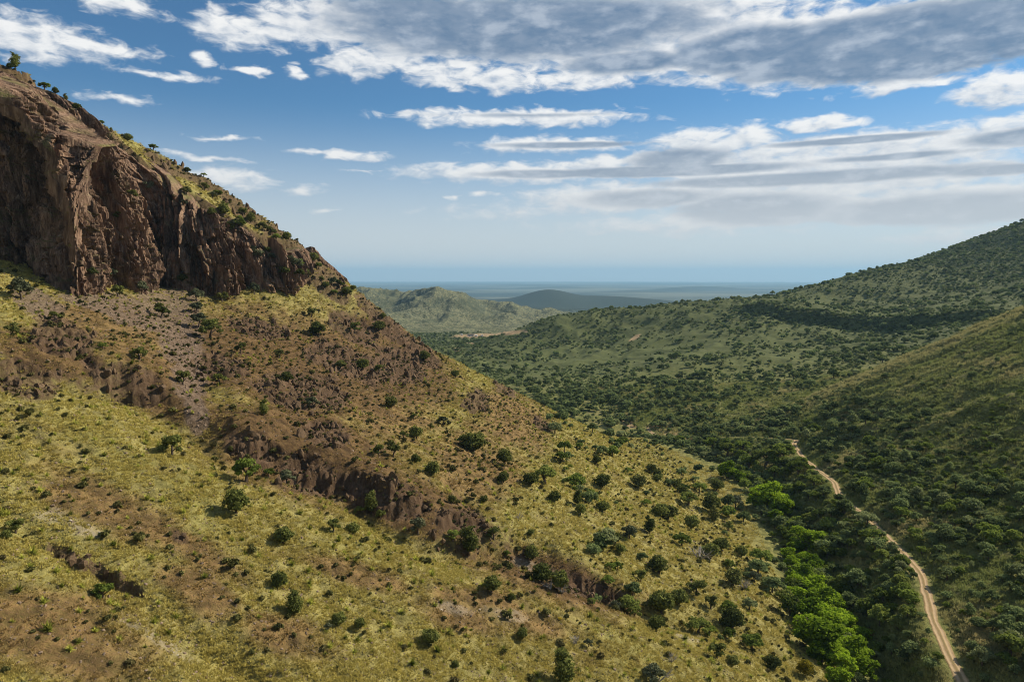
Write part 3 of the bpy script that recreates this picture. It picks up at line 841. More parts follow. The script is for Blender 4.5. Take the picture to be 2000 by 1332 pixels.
def lobes_crown(mb, lobes, nleaf, size, core=0.72, mi=0):
    vol = np.array([l[3] * l[4] * l[5] for l in lobes]) ** 0.67; pr = vol / vol.sum()
    k = rng.choice(len(lobes), nleaf, p=pr)
    L = np.array(lobes)[k]
    d = rng.normal(size=(nleaf, 3)); d[:, 2] = np.where(d[:, 2] < -0.35, -d[:, 2], d[:, 2]); d /= np.linalg.norm(d, axis=1, keepdims=True)
    rad = rng.uniform(0.62, 1.10, (nleaf, 1))
    c = L[:, :3] + d * L[:, 3:6] * rad
    c[:, 2] = np.maximum(c[:, 2], 0.01)
    nr = d + rng.normal(size=(nleaf, 3)) * 0.75; nr /= np.linalg.norm(nr, axis=1, keepdims=True)
    v, f = _quads(c, nr, rng.uniform(0.55, 1.25, nleaf) * size)
    lt = rng.uniform(0, 0.5, len(lobes))[k]
    tint = np.clip(lt + rng.uniform(0, 0.5, nleaf), 0, 1)
    mb.add(v, f, np.repeat(tint, 4), mi)
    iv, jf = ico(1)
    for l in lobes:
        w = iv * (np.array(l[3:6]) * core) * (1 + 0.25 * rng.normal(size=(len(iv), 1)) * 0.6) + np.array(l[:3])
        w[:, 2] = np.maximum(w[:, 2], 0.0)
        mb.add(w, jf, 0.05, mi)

def tube(mb, pts, rad, tint=0.4, mi=0, sides=6):
    pts = np.array(pts, float); n = len(pts)
    tg = np.gradient(pts, axis=0); tg /= np.linalg.norm(tg, axis=1, keepdims=True) + 1e-9
    ref = np.array([0.3, 0.8, 0.52]); a = np.cross(tg, ref); a /= np.linalg.norm(a, axis=1, keepdims=True) + 1e-9; b = np.cross(tg, a)
    ang = np.linspace(0, 2 * math.pi, sides, endpoint=False)
    v = pts[:, None] + np.array(rad)[:, None, None] * (np.cos(ang)[None, :, None] * a[:, None] + np.sin(ang)[None, :, None] * b[:, None])
    ii = np.arange(n * sides).reshape(n, sides)
    f = np.stack([ii[:-1], np.roll(ii, -1, 1)[:-1], np.roll(ii, -1, 1)[1:], ii[1:]], -1).reshape(-1, 4)
    mb.add(v.reshape(-1, 3), f, tint, mi)

def trunk_mesh(mat, h, r, lean=0.06, limbs=3, reach=0.3):
    mb = MBuild()
    p = [(0, 0, -0.12), (lean * .3, 0, h * .3), (lean, lean * .4, h * .65), (lean * 1.3, lean, h)]
    tube(mb, p, [r * 1.5, r, r * .75, r * .4])
    for k in range(limbs):
        a = rng.uniform(0, 6.28); z = h * rng.uniform(0.3, 0.7)
        tube(mb, [(lean * .5, 0, z), (lean * .5 + math.cos(a) * reach * .5, math.sin(a) * reach * .5, z + h * .22), (lean * .5 + math.cos(a) * reach, math.sin(a) * reach, z + h * .38)], [r * .6, r * .42, r * .15], sides=5)
    return mb.mesh('trunk', [mat])

def rand_lobes(n, spread, zlo, zhi, rlo, rhi, flat=0.85):
    out = []
    for k in range(n):
        a = 2.4 * k + rng.uniform(0, .7); d = spread * math.sqrt((k + .3) / n) * rng.uniform(.75, 1.15)
        r = rng.uniform(rlo, rhi) * (1.1 - 0.45 * d / max(spread, .01))
        out.append((math.cos(a) * d, math.sin(a) * d, rng.uniform(zlo, zhi) * (1.0 - 0.35 * (d / max(spread, .01)) ** 2), r, r * rng.uniform(.85, 1.15), r * flat * rng.uniform(.85, 1.15)))
    return out

def crown_mesh(kind, mat, trunk=False):
    mb = MBuild()
    if kind == 'round':      # dense dome down to the ground
        L = rand_lobes(8, .30, .34, .60, .20, .29); lobes_crown(mb, L + [(0, 0, .30, .38, .38, .30)], 950, .040)
    elif kind == 'loose':    # open, several heads
        L = rand_lobes(9, .36, .36, .66, .13, .22); lobes_crown(mb, L, 820, .038, .6)
    elif kind == 'tall':
        L = [(rng.normal() * .09, rng.normal() * .09, z, r, r, r * .9) for z, r in ((.30, .36), (.48, .40), (.68, .36), (.9, .30), (1.1, .20), (1.25, .10))] + rand_lobes(4, .34, .4, .8, .16, .22); lobes_crown(mb, L, 950, .040)
    elif kind == 'flat':     # spreading oak
        L = rand_lobes(11, .40, .40, .56, .14, .22, .7); lobes_crown(mb, L, 900, .038, .65)
    elif kind == 'big':      # cottonwood
        L = rand_lobes(15, .38, .42, .86, .14, .24, .85) + [(0, 0, .5, .30, .30, .34)] + rand_lobes(6, .36, .22, .4, .14, .2); lobes_crown(mb, L, 2400, .030, .72)
    elif kind == 'mid':      # valley scrub
        L = rand_lobes(7, .33, .30, .52, .16, .26); lobes_crown(mb, L, 520, .046, .68)
    elif kind == 'low':
        L = rand_lobes(4, .28, .22, .38, .2, .3); lobes_crown(mb, L, 110, .095, .75)
    mats = [mat]
    if trunk:
        r = .03; tube(mb, [(0, 0, -.1), (.02, 0, .2), (.05, .02, .42)], [r * 1.4, r, r * .6], .4, 1); mats.append(MAT['bark'])
    return mb.mesh('crown', mats)

def sotol_mesh():
    mb = MBuild(); n = 46
    a = rng.uniform(0, 6.28, n); e = np.arcsin(rng.uniform(0.02, 0.98, n)); ln = rng.uniform(.38, .56, n)
    d = np.stack([np.cos(a) * np.cos(e), np.sin(a) * np.cos(e), np.sin(e)], 1); s = np.stack([-np.sin(a), np.cos(a), 0 * a], 1)
    w = .022
    tip = d * ln[:, None]; tip[:, 2] -= .06 * np.cos(e); b = d * .05
    v = np.stack([b - s * w, b + s * w, tip * .62 + s * w * 1.1, tip, tip * .62 - s * w * 1.1], 1)
    v[:, :, 2] += .05
    f = []
    for k in range(n):
        o = 5 * k; f += [[o, o + 1, o + 2, o + 4], [o + 4, o + 2, o + 3, o + 3]]
    mb.add(v.reshape(-1, 3), np.array(f), np.repeat(rng.uniform(0, 1, n), 5))
    iv, jf = ico(1); mb.add(iv * (.17, .17, .16) + (0, 0, .1), jf, 0.0)  # core at the darkest tint: inner shade painted into the rosette
    return mb.mesh('sotol_plant', [MAT['sotol']])

def grass_mesh(mat, n=40, r=.5, h=.22):
    mb = MBuild()
    nc = 8; cc = rng.uniform(-r, r, (nc, 2)); k = rng.integers(0, nc, n)
    c = cc[k] + rng.normal(size=(n, 2)) * .06
    a = rng.uniform(0, 6.28, n); hh = rng.uniform(.55, 1.2, n) * h; w = rng.uniform(.035, .075, n)
    ln = rng.normal(size=(n, 2)) * .13
    z = np.zeros(n) - .06
    p0 = np.stack([c[:, 0] - np.cos(a) * w, c[:, 1] - np.sin(a) * w, z], 1); p1 = np.stack([c[:, 0] + np.cos(a) * w, c[:, 1] + np.sin(a) * w, z], 1)
    p2 = np.stack([c[:, 0] + ln[:, 0], c[:, 1] + ln[:, 1], hh], 1)
    v = np.stack([p0, p1, p2], 1).reshape(-1, 3)
    mb.add(v, np.arange(3 * n).reshape(n, 3), np.repeat(np.clip(rng.uniform(0, .6, nc)[k] + rng.uniform(0, .4, n), 0, 1), 3))
    return mb.mesh('grass', [mat])

def rock_mesh(mat, tall=1.0, sub=1):
    mb = MBuild(); iv, jf = ico(sub)
    v = iv.copy()
    for _ in range(13):
        nrm = rng.normal(size=3); nrm /= np.linalg.norm(nrm); o = rng.uniform(.36, .7)
        d = v @ nrm; v = v - np.maximum(d - o, 0)[:, None] * nrm
    v = v * rng.uniform(.75, 1.2, 3) * .5; v[:, 2] *= tall
    v = v + rng.normal(size=v.shape) * .022
    mb.add(v, jf, rng.uniform(0, 1, len(v)))
    return mb.mesh('boulder', [mat])

def dead_mesh():
    mb = MBuild()
    for k in range(11):
        a = rng.uniform(0, 6.28); e = rng.uniform(.5, 1.3); l = rng.uniform(.5, .9)
        d = np.array([math.cos(a) * math.cos(e), math.sin(a) * math.cos(e), math.sin(e)])
        m_ = d * l * .5 + rng.normal(size=3) * .04
        tube(mb, [(0, 0, -.05), m_, d * l + rng.normal(size=3) * .06], [.028, .018, .006], .5, 0, 4)
        for q_ in range(3):
            d2 = d + rng.normal(size=3) * .6; d2 /= np.linalg.norm(d2)
            tube(mb, [m_, m_ + d2 * l * .3, m_ + d2 * l * .5], [.014, .009, .004], .5, 0, 3)
    return mb.mesh('dead_branches', [MAT['dead']])

PROTO = {
 'round': [crown_mesh('round', MAT['juniper']) for _ in range(4)],
 'loose': [crown_mesh('loose', MAT['juniper']) for _ in range(4)],
 'tall': [crown_mesh('tall', MAT['juniper']) for _ in range(3)],
 'tuft': [crown_mesh('low', MAT['tuft']) for _ in range(5)],
 'flat': [crown_mesh('flat', MAT['oak']) for _ in range(4)],
 'grey': [crown_mesh('loose', MAT['grey']) for _ in range(3)],
 'big': [crown_mesh('big', MAT['cottonwood']) for _ in range(4)],
 'mid': [crown_mesh(k, MAT['scrub'], True) for k in ('mid', 'flat', 'mid', 'round', 'mid', 'flat')],
 'midoak': [crown_mesh(k, MAT['oak'], True) for k in ('mid', 'flat', 'flat')],
 'low': [crown_mesh('low', MAT['scrub']) for _ in range(5)],
 'sotol': [sotol_mesh() for _ in range(4)],
 'rust': [crown_mesh('round', MAT['rust'])], 'olive': [crown_mesh('round', MAT['olive'])], 'yellow': [crown_mesh('round', MAT['yellow'])],
}
TRUNK = {'round': trunk_mesh(MAT['bark'], .45, .04), 'loose': trunk_mesh(MAT['bark'], .5, .04), 'tall': trunk_mesh(MAT['bark'], .8, .04, .03), 'flat': trunk_mesh(MAT['bark'], .5, .045, .1, 4),
         'grey': trunk_mesh(MAT['bark'], .5, .035), 'big': trunk_mesh(MAT['bark'], .7, .045, .06, 5, .3)}
DRYG = [grass_mesh(MAT['dry_grass']) for _ in range(4)]
GRNG = [grass_mesh(MAT['green_grass'], 34, .5, .36) for _ in range(3)]
ROCKM = [rock_mesh(MAT['rock'], t_, 2) for t_ in (1.2, 1.7, 2.2, 1.4, 1.9)]
STONEM = [rock_mesh(MAT['stone'], .8, 1) for _ in range(5)]
PALEM = [rock_mesh(MAT['pale'], .7, 1) for _ in range(4)]
DEADM = [dead_mesh() for _ in range(2)]

# ------------------------------------------------------------------ masses nobody could count: points that carry one of several shapes
def stuff(name, meshes, pos, rot, scl, pick, label, tone=None):
    protos = []
    for k, me in enumerate(meshes):
        o = bpy.data.objects.new(name + '_shape', me); protos.append(o)
    pm = bpy.data.meshes.new(name)
    n = len(pos)
    pm.vertices.add(n); pm.vertices.foreach_set('co', np.asarray(pos, np.float32).ravel())
    for nm, A in (('rot', rot), ('scl', scl)):
        a = pm.attributes.new(nm, 'FLOAT_VECTOR', 'POINT'); a.data.foreach_set('vector', np.asarray(A, np.float32).ravel())
    a = pm.attributes.new('pick', 'INT', 'POINT'); a.data.foreach_set('value', np.asarray(pick, np.int32))
    set_attr(pm, 'tone', np.zeros(n) if tone is None else tone)
    ob = link(name, pm)
    g = bpy.data.node_groups.new(name, 'GeometryNodeTree')
    g.interface.new_socket('Geometry', in_out='INPUT', socket_type='NodeSocketGeometry')
    g.interface.new_socket('Geometry', in_out='OUTPUT', socket_type='NodeSocketGeometry')
    N = g.nodes; Lk = g.links
    gi = N.new('NodeGroupInput'); go = N.new('NodeGroupOutput')
    iop = N.new('GeometryNodeInstanceOnPoints'); jn = N.new('GeometryNodeJoinGeometry')
    for o in reversed(protos):
        oi = N.new('GeometryNodeObjectInfo'); oi.inputs['Object'].default_value = o; oi.inputs['As Instance'].default_value = True
        Lk.new(oi.outputs['Geometry'], jn.inputs[0])
    def na(nm, ty):
        a = N.new('GeometryNodeInputNamedAttribute'); a.data_type = ty; a.inputs['Name'].default_value = nm; return a.outputs['Attribute']
    e2r = N.new('FunctionNodeEulerToRotation')
    Lk.new(na('rot', 'FLOAT_VECTOR'), e2r.inputs[0]); Lk.new(e2r.outputs[0], iop.inputs['Rotation'])
    Lk.new(na('scl', 'FLOAT_VECTOR'), iop.inputs['Scale'])
    Lk.new(na('pick', 'INT'), iop.inputs['Instance Index'])
    iop.inputs['Pick Instance'].default_value = True
    Lk.new(gi.outputs[0], iop.inputs['Points']); Lk.new(jn.outputs[0], iop.inputs['Instance']); Lk.new(iop.outputs[0], go.inputs[0])
    md = ob.modifiers.new('scatter', 'NODES'); md.node_group = g
    return tag(ob, label, kind='stuff')

def yaw(n, tilt=0.06):
    r = rng.normal(size=(n, 3)) * tilt; r[:, 2] = rng.uniform(0, 6.28, n); return r
def s3(s, zlo=.85, zhi=1.2):
    s = np.asarray(s); return np.stack([s * rng.uniform(.9, 1.12, len(s)), s * rng.uniform(.9, 1.12, len(s)), s * rng.uniform(zlo, zhi, len(s))], 1)
def in_frame(x, y, z, m=30):
    px, py = project(x, y, z)
    return (y > 5) & (px > -m) & (px < 2000 + m) & (py > -m) & (py < 1332 + m), px, py
# ------------------------------------------------------------------ the dirt track
mat_road, t, out = new_mat('dirt_track')
geo = t.add('ShaderNodeNewGeometry'); pos = geo.outputs['Position']
acr = t.attr('across')
nn = t.noise(pos, 0.8, 6, 0.65); n2_ = t.noise(pos, 4.0, 4, 0.6)
rc = t.mix(t.ss(nn, 0.3, 0.7), (0.24, 0.165, 0.08), (0.40, 0.285, 0.15))
rut = t.m('SUBTRACT', 1.0, t.ss(t.m('ABSOLUTE', t.m('SUBTRACT', t.m('ABSOLUTE', acr), 0.86)), 0.18, 0.5))
rc = t.mix(t.m('MULTIPLY', rut, 0.6), rc, (0.50, 0.37, 0.23))
mid_ = t.m('MULTIPLY', t.m('SUBTRACT', 1.0, t.ss(t.m('ABSOLUTE', acr), 0.15, 0.45)), t.ss(nn, 0.38, 0.55))
rc = t.mix(t.m('MULTIPLY', mid_, 0.8), rc, (0.17, 0.14, 0.06))
edg = t.m('MULTIPLY', t.ss(t.m('ABSOLUTE', acr), 1.2, 1.75), t.ss(n2_, 0.35, 0.6))
rc = t.mix(edg, rc, (0.15, 0.13, 0.05))
principled(t, out, rc, 0.95, bump(t, n2_, 0.5, 0.15), 0.05)
def ribbon(name, xs, ys, width, label, lift=0.07):
    xs = np.asarray(xs); ys = np.asarray(ys); n = len(xs)
    tx, ty = np.gradient(xs), np.gradient(ys); l = np.hypot(tx, ty); nx, ny = ty / l, -tx / l
    o = np.linspace(-1, 1, 13)
    wob = 1 + 0.55 * fbm(np.arange(n) / 16.0, np.zeros(n), 3, 5)
    X = xs[:, None] + nx[:, None] * o[None] * (width / 2 * wob)[:, None]; Y = ys[:, None] + ny[:, None] * o[None] * (width / 2 * wob)[:, None]
    a = np.abs(o)
    Z = ground(X, Y) + lift - 0.10 * np.exp(-((a - .5) / .17) ** 2)[None] - 0.12 * (a > .95)[None]
    v = np.stack([X, Y, Z], -1).reshape(-1, 3); ii = np.arange(n * 13).reshape(n, 13)
    f = np.stack([ii[:-1, :-1], ii[:-1, 1:], ii[1:, 1:], ii[1:, :-1]], -1).reshape(-1, 4)
    me = mesh_from(name, v, f, mat_road, True)
    set_attr(me, 'across', np.tile(o * 1.72, n))
    return tag(link(name, me), label, kind='structure')
ribbon('dirt_road', RX, ry_s, 2.7, 'two-rut dirt track winding along the foot of the right hillside', 0.12)
# farther bends of the same track
fx_, fy_, _ = hit([898, 893, 891, 894, 901], [676, 681, 685, 689, 691])
tt_ = np.linspace(0, 1, 60)
ribbon('dirt_road', np.interp(tt_, np.linspace(0, 1, 5), fx_), np.interp(tt_, np.linspace(0, 1, 5), fy_), 8.0, 'pink dirt bend of the track far down the valley', 0.4)
fx_, fy_, _ = hit([912, 909, 915, 923], [665, 667, 670, 673])
ribbon('dirt_road', np.interp(tt_, np.linspace(0, 1, 4), fx_), np.interp(tt_, np.linspace(0, 1, 4), fy_), 7.0, 'short pale dirt bend of the track below the ranch houses', 0.4)

# ------------------------------------------------------------------ trees one can point at
BANDS = {1: [''], 2: ['upper part', 'lower part'], 3: ['upper part', 'middle', 'lower part'], 4: ['top', 'upper part', 'lower part', 'bottom'], 5: ['top', 'upper part', 'middle', 'lower part', 'bottom']}
def name_each(groups, cat):
    """groups: {(base label, group phrase): [(px, py, object)]}; each member is told apart by its row and its place in the row"""
    for (base, grp), L_ in groups.items():
        n = len(L_); kb = -(-n // 15)
        if kb > 5:
            for _, _, o in L_: tag(o, base, cat, grp)
            continue
        L_ = sorted(L_, key=lambda a: a[1]); cuts = [round(n * i / kb) for i in range(kb + 1)]
        for i in range(kb):
            row = sorted(L_[cuts[i]:cuts[i + 1]], key=lambda a: a[0])
            for j, (_, _, o) in enumerate(row):
                where = [BANDS[kb][i]] if kb > 1 else []
                if len(row) > 1: where.append(ORD[j] + ' from left')
                tag(o, base + (', ' + ', '.join(where) if where else ''), cat, grp)
ITEMS = []      # dicts: proto, x, y, z, w, px, py, region, words, name, cat, plural
cliff_bvh = BVHTree.FromPolygons([tuple(p_) for p_ in CV.tolist()], [tuple(p_) for p_ in CT.tolist()])
def land(px, py):
    """ground or crag, whichever the sight line meets first"""
    x, y, z = (float(a[0]) for a in hit(px, py))
    u, v, w_ = ray(px, py); d = Vector((float(u), float(v), float(w_))).normalized()
    loc, nrm, _, dist = cliff_bvh.ray_cast(Vector((0, 0, 0)), d)
    if loc is not None and dist < math.sqrt(x * x + y * y + z * z) - 0.3:
        return loc.x + nrm.x * -0.3, loc.y + 0.3, loc.z
    return x, y, z

SIZEW = lambda w_: 'large' if w_ > 6.2 else ('small' if w_ < 3.4 else 'mid-sized')
KINDW = {'round': ('juniper', 'dense dark green'), 'loose': ('juniper', 'loose olive green'), 'tall': ('pinyon', 'tall dark green'), 'flat': ('oak', 'spreading mid green'), 'grey': ('shrub', 'pale grey-green'),
         'big': ('cottonwood', 'bright lime green'), 'rust': ('shrub', 'rusty orange'), 'olive': ('shrub', 'mustard yellow'), 'yellow': ('shrub', 'yellow flowering')}
# region: (px, py of the foot, crown width in photo px, shape)
PLACED = {
 'on the skyline above the crag': [(30, 126, 28, 'tall'), (20, 112, 18, 'round'), (86, 155, 30, 'flat'), (108, 168, 18, 'round'), (128, 182, 12, 'tall'), (199, 227, 17, 'flat'), (217, 235, 8, 'round'), (250, 276, 28, 'round'), (299, 285, 22, 'flat'), (336, 304, 8, 'flat'), (365, 332, 20, 'round'), (382, 330, 8, 'flat'), (398, 340, 16, 'flat'), (690, 566, 20, 'round'), (748, 622, 20, 'round')],
 'on the crag ledges': [(290, 376, 26, 'grey'), (256, 390, 30, 'loose'), (365, 382, 24, 'loose'), (361, 402, 18, 'grey'), (437, 420, 26, 'round'), (466, 446, 28, 'flat'), (504, 508, 28, 'grey'), (575, 530, 38, 'grey'), (529, 460, 24, 'loose'), (230, 430, 24, 'loose'), (150, 215, 20, 'round'), (560, 468, 22, 'round'), (612, 512, 24, 'round')],
 'along the foot of the crag': [(42, 585, 46, 'grey'), (218, 545, 32, 'grey'), (277, 575, 30, 'grey'), (231, 580, 28, 'loose'), (315, 622, 38, 'loose'), (385, 590, 34, 'grey'), (383, 612, 32, 'grey'), (388, 640, 42, 'grey'), (434, 592, 30, 'loose'), (410, 662, 52, 'loose'), (180, 540, 24, 'loose'), (355, 550, 22, 'round'), (497, 575, 26, 'grey')],
 'on the rocky upper slope': [(201, 682, 22, 'flat'), (273, 702, 36, 'loose'), (357, 752, 36, 'loose'), (429, 750, 32, 'loose'), (25, 656, 32, 'loose'), (108, 626, 24, 'loose'), (609, 620, 24, 'loose'), (623, 656, 36, 'loose'), (609, 798, 36, 'grey'), (516, 810, 22, 'tall'), (694, 650, 28, 'loose'), (617, 655, 30, 'round'), (740, 645, 26, 'round'), (829, 704, 26, 'round'), (708, 722, 28, 'round'), (740, 728, 24, 'loose'), (665, 719, 24, 'round'), (889, 738, 20, 'round'), (764, 797, 28, 'round'), (470, 690, 26, 'loose'), (545, 700, 24, 'loose'), (560, 745, 28, 'round')],
 'on the tan slope': [(813, 857, 34, 'round'), (866, 831, 26, 'grey'), (789, 858, 24, 'loose'), (925, 884, 64, 'round'), (906, 872, 40, 'loose'), (985, 906, 40, 'round'), (740, 890, 30, 'loose'), (768, 893, 36, 'loose'), (812, 905, 24, 'round'), (845, 928, 34, 'round'), (983, 942, 28, 'round'), (1037, 946, 38, 'round'), (1065, 944, 52, 'flat'), (883, 983, 20, 'round'), (945, 981, 20, 'round'), (1083, 980, 30, 'round'), (808, 820, 20, 'loose'), (841, 838, 15, 'loose'), (1128, 985, 22, 'tall'), (1134, 1005, 28, 'round')],
 'in the brown gully': [(480, 940, 62, 'flat'), (525, 932, 26, 'flat'), (560, 945, 40, 'grey'), (726, 1002, 32, 'tall'), (703, 1005, 26, 'flat'), (743, 1015, 26, 'loose'), (817, 1044, 40, 'grey'), (885, 1056, 32, 'flat'), (915, 1080, 42, 'tall'), (964, 1052, 34, 'loose'), (1036, 1046, 20, 'round'), (1037, 1094, 36, 'round'), (1058, 1136, 52, 'round'), (1093, 1150, 46, 'round'), (990, 1085, 18, 'flat'), (1155, 1180, 20, 'flat'), (1202, 1192, 28, 'grey'), (1239, 1205, 34, 'flat'), (1292, 1196, 66, 'round'), (1282, 1230, 44, 'round'), (1326, 1180, 40, 'round'), (1364, 1236, 52, 'flat'), (1386, 1240, 30, 'flat'), (1424, 1246, 30, 'flat'), (1468, 1268, 48, 'flat')],
 'on the near golden slope': [(336, 890, 54, 'loose'), (462, 1002, 60, 'round'), (553, 1062, 48, 'round'), (546, 1146, 38, 'round'), (577, 1200, 42, 'tall'), (661, 1220, 38, 'round'), (703, 1226, 26, 'round'), (841, 1256, 46, 'round'), (1020, 1246, 28, 'round'), (889, 1304, 20, 'round'), (1097, 1332, 54, 'tall'), (689, 1042, 34, 'round'), (652, 1036, 32, 'loose'), (960, 1156, 44, 'round'), (999, 1172, 20, 'round'), (30, 1040, 44, 'loose'), (203, 1170, 50, 'flat'), (1150, 1262, 22, 'grey'), (1275, 1335, 60, 'grey'), (1400, 1285, 44, 'loose'), (12, 1055, 26, 'round'), (640, 1230, 20, 'grey')],
 'on the lower creek slope': [(1177, 998, 32, 'round'), (1177, 952, 40, 'round'), (1247, 952, 36, 'round'), (1272, 924, 26, 'round'), (1284, 940, 22, 'round'), (1230, 1054, 40, 'grey'), (1268, 1040, 28, 'tall'), (1202, 1060, 26, 'round'), (1211, 1080, 28, 'round'), (1290, 1012, 38, 'round'), (1286, 1118, 46, 'round'), (1251, 1136, 32, 'loose'), (1304, 1014, 48, 'round'), (1350, 1032, 36, 'round'), (1344, 986, 40, 'flat'), (1388, 1000, 44, 'round'), (1396, 1018, 26, 'tall'), (1436, 992, 34, 'grey'), (1422, 1036, 26, 'loose'), (1332, 1066, 38, 'flat'), (1388, 1090, 40, 'round'), (1408, 1075, 36, 'round'), (1448, 1086, 28, 'round'), (1360, 1164, 48, 'loose'), (1432, 1142, 40, 'round'), (1474, 1138, 32, 'grey'), (1388, 1188, 34, 'loose'), (1430, 1226, 56, 'round'), (1284, 934, 22, 'round'), (1320, 952, 28, 'round'), (1332, 966, 26, 'round'), (1508, 1304, 38, 'round'), (1288, 1120, 30, 'loose'), (1165, 905, 22, 'round'), (1400, 958, 30, 'round'), (1430, 1300, 30, 'round')],
 'upstream by the creek': [(1495, 912, 60, 'flat'), (1530, 898, 50, 'flat'), (1462, 918, 44, 'flat'), (1420, 890, 40, 'flat'), (1560, 925, 46, 'flat'), (1590, 950, 40, 'flat'), (1450, 880, 36, 'flat'), (1390, 875, 36, 'flat'), (1650, 1170, 44, 'flat'), (1612, 1066, 40, 'flat')],
 'by the creek bed near the track': [(1697, 1248, 26, 'rust'), (1572, 1318, 42, 'olive'), (1093, 1209, 9, 'yellow')],
}
for k in range(30):
    px_ = 395 + 285 * (k + rng.uniform(0, 1)) / 30; top_ = np.interp(px_, [395, 450, 500, 550, 600, 650, 690], [343, 377, 412, 450, 489, 530, 564])
    PLACED['on the rocky crest'] = PLACED.get('on the rocky crest', []) + [(px_, top_ + 12 + rng.uniform(0, 1) * np.interp(px_, [395, 500, 690], [70, 95, 18]), rng.uniform(13, 25), ('loose', 'round', 'grey', 'flat')[k % 4])]
for region, rows in PLACED.items():
    for (px, py, wpx, sh) in rows:
        x, y, z = land(px, min(py, 1345))
        if 'skyline' in region and y > 425:
            for _ in range(30):
                py += 1.5; x, y, z = land(px, py)
                if y < 425: break
        dist = math.hypot(y, 0.0)
        ITEMS.append(dict(sh=sh, x=x, y=y, z=z, w=wpx / FPX * dist * (0.85 if 'skyline' in region else 1.08), px=px, py=py, region=region))
# the bright cottonwoods along the creek: crown middle and width in photo px
for (px, py, wpx) in [(1500, 962, 74), (1528, 988, 50), (1478, 968, 52), (1515, 1008, 34), (1420, 918, 40), (1446, 930, 28), (1558, 1040, 40), (1588, 1055, 56), (1552, 1068, 34), (1546, 1095, 36), (1586, 1098, 46),
                      (1566, 1122, 54), (1590, 1148, 60), (1556, 1160, 44), (1622, 1176, 56), (1580, 1196, 66), (1614, 1216, 70), (1598, 1244, 78), (1640, 1240, 56), (1664, 1268, 66), (1640, 1290, 60), (1684, 1298, 52), (1640, 1325, 56), (1556, 1132, 40), (1602, 1172, 50), (1572, 1216, 52), (1628, 1256, 56), (1648, 1214, 44), (1540, 1078, 34), (1682, 1240, 40), (1604, 1275, 50), (1570, 1085, 36)]:
    x, y, z = land(px, py + wpx * 0.42)
    ITEMS.append(dict(sh='big', x=x, y=y, z=z, w=wpx / FPX * y * (1.18 if py > 1090 else 1.08) * rng.uniform(.85, 1.15), px=px, py=py, region='along the creek'))

ORD = ['first', 'second', 'third', 'fourth', 'fifth', 'sixth', 'seventh', 'eighth', 'ninth', 'tenth', 'eleventh', 'twelfth', 'thirteenth', 'fourteenth', 'fifteenth', 'sixteenth', 'seventeenth', 'eighteenth', 'nineteenth', 'twentieth']
ORD += ['twenty-' + o_ for o_ in ORD[:9]] + ['thirtieth'] + ['thirty-' + o_ for o_ in ORD[:9]]
from collections import defaultdict
byk = defaultdict(list)
for it in ITEMS:
    k_, adj = KINDW[it['sh']]; it['kind'] = k_; it['desc'] = SIZEW(it['w']) + ' ' + adj + ' ' + k_
    byk[(it['region'], it['desc'])].append(it)
for (reg, desc), L_ in byk.items():
    L_.sort(key=lambda i: i['px'])
    for k, it in enumerate(L_):
        if len(L_) == 1: it['label'] = f'{desc} {reg}'
        else: it['label'] = f'{desc} {reg}, {ORD[k]} from left'
NAMES = {'juniper': 'juniper_tree', 'pinyon': 'pinyon_tree', 'oak': 'oak_tree', 'cottonwood': 'cottonwood_tree', 'shrub': 'shrub'}
made = {}
def plant(it):
    sh = it['sh']; pr = PROTO[sh]
    root = bpy.data.objects.new(NAMES[it['kind']], None); COL.objects.link(root)
    root.empty_display_size = 0.3
    root.location = (it['x'], it['y'], it['z'] - 0.1)
    root.rotation_euler = (0, 0, rng.uniform(0, 6.28)); s = it['w']
    root.scale = (s * rng.uniform(.92, 1.08), s * rng.uniform(.92, 1.08), s * rng.uniform(.85, 1.12) * (.82 if sh == 'big' else 1))
    tag(root, it['label'], 'shrub' if it['kind'] == 'shrub' else 'tree', {'cottonwood': 'bright cottonwoods lining the creek'}.get(it['kind'], it['kind'] + 's ' + it['region']))
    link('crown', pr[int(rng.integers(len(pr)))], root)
    if sh in TRUNK: link('trunk', TRUNK[sh], root)
for it in ITEMS: plant(it)
TAKEN = np.array([(i['x'], i['y'], i['w'] * .5) for i in ITEMS])
def clear_of(x, y, pad=0.0):
    ok = np.ones(len(x), bool)
    for a, b, r_ in TAKEN: ok &= (x - a) ** 2 + (y - b) ** 2 > (r_ * 0.8 + pad) ** 2
    return ok

# ------------------------------------------------------------------ scrub of the valley and the right hillsides
def jitter(x0, x1, y0, y1, st):
    gx, gy = np.meshgrid(np.arange(x0, x1, st), np.arange(y0, y1, st)); gx = gx.ravel(); gy = gy.ravel()
    return gx + rng.uniform(-.5, .5, len(gx)) * st, gy + rng.uniform(-.5, .5, len(gx)) * st
def road_dist(x, y):
    d = np.abs(road_relation(x, y)); d = np.where((y < 42) | (y > 478), 99, d); return d
x, y = jitter(20, 520, 70, 640, 2.6)
xs_, xc_ = SLOPEX(y), CREEK(y)
up = x - xs_
cl_ = fbm(x / 24, y / 24, 3, 501); c2 = fbm(x / 70, y / 70, 2, 511)
den = np.where(up > 0, 0.47 - 0.18 * sst(up, 25, 100), 0.46)
den = den - 0.10 * sst(y, 330, 430) * sst(up, 30, 90)
den = np.where((x < xc_ - 3), 0.10 * sst(x - xc_, -45, -6) + 0.5 * sst(x - xc_, -9, -3), den)
den = np.where(y > 455, 0.15 + 0.3 * sst(cl_, -.1, .3), den)
den = den + 0.42 * np.clip(cl_, -1, 1) + 0.25 * c2
den = den + 0.25 * np.exp(-((x - xc_ - 6) / 14) ** 2) * (x > xc_ - 4)
den = den * (1 - .75 * sst(y, 415, 438) * (1 - sst(y, 452, 470)) * sst(x, 170, 200))
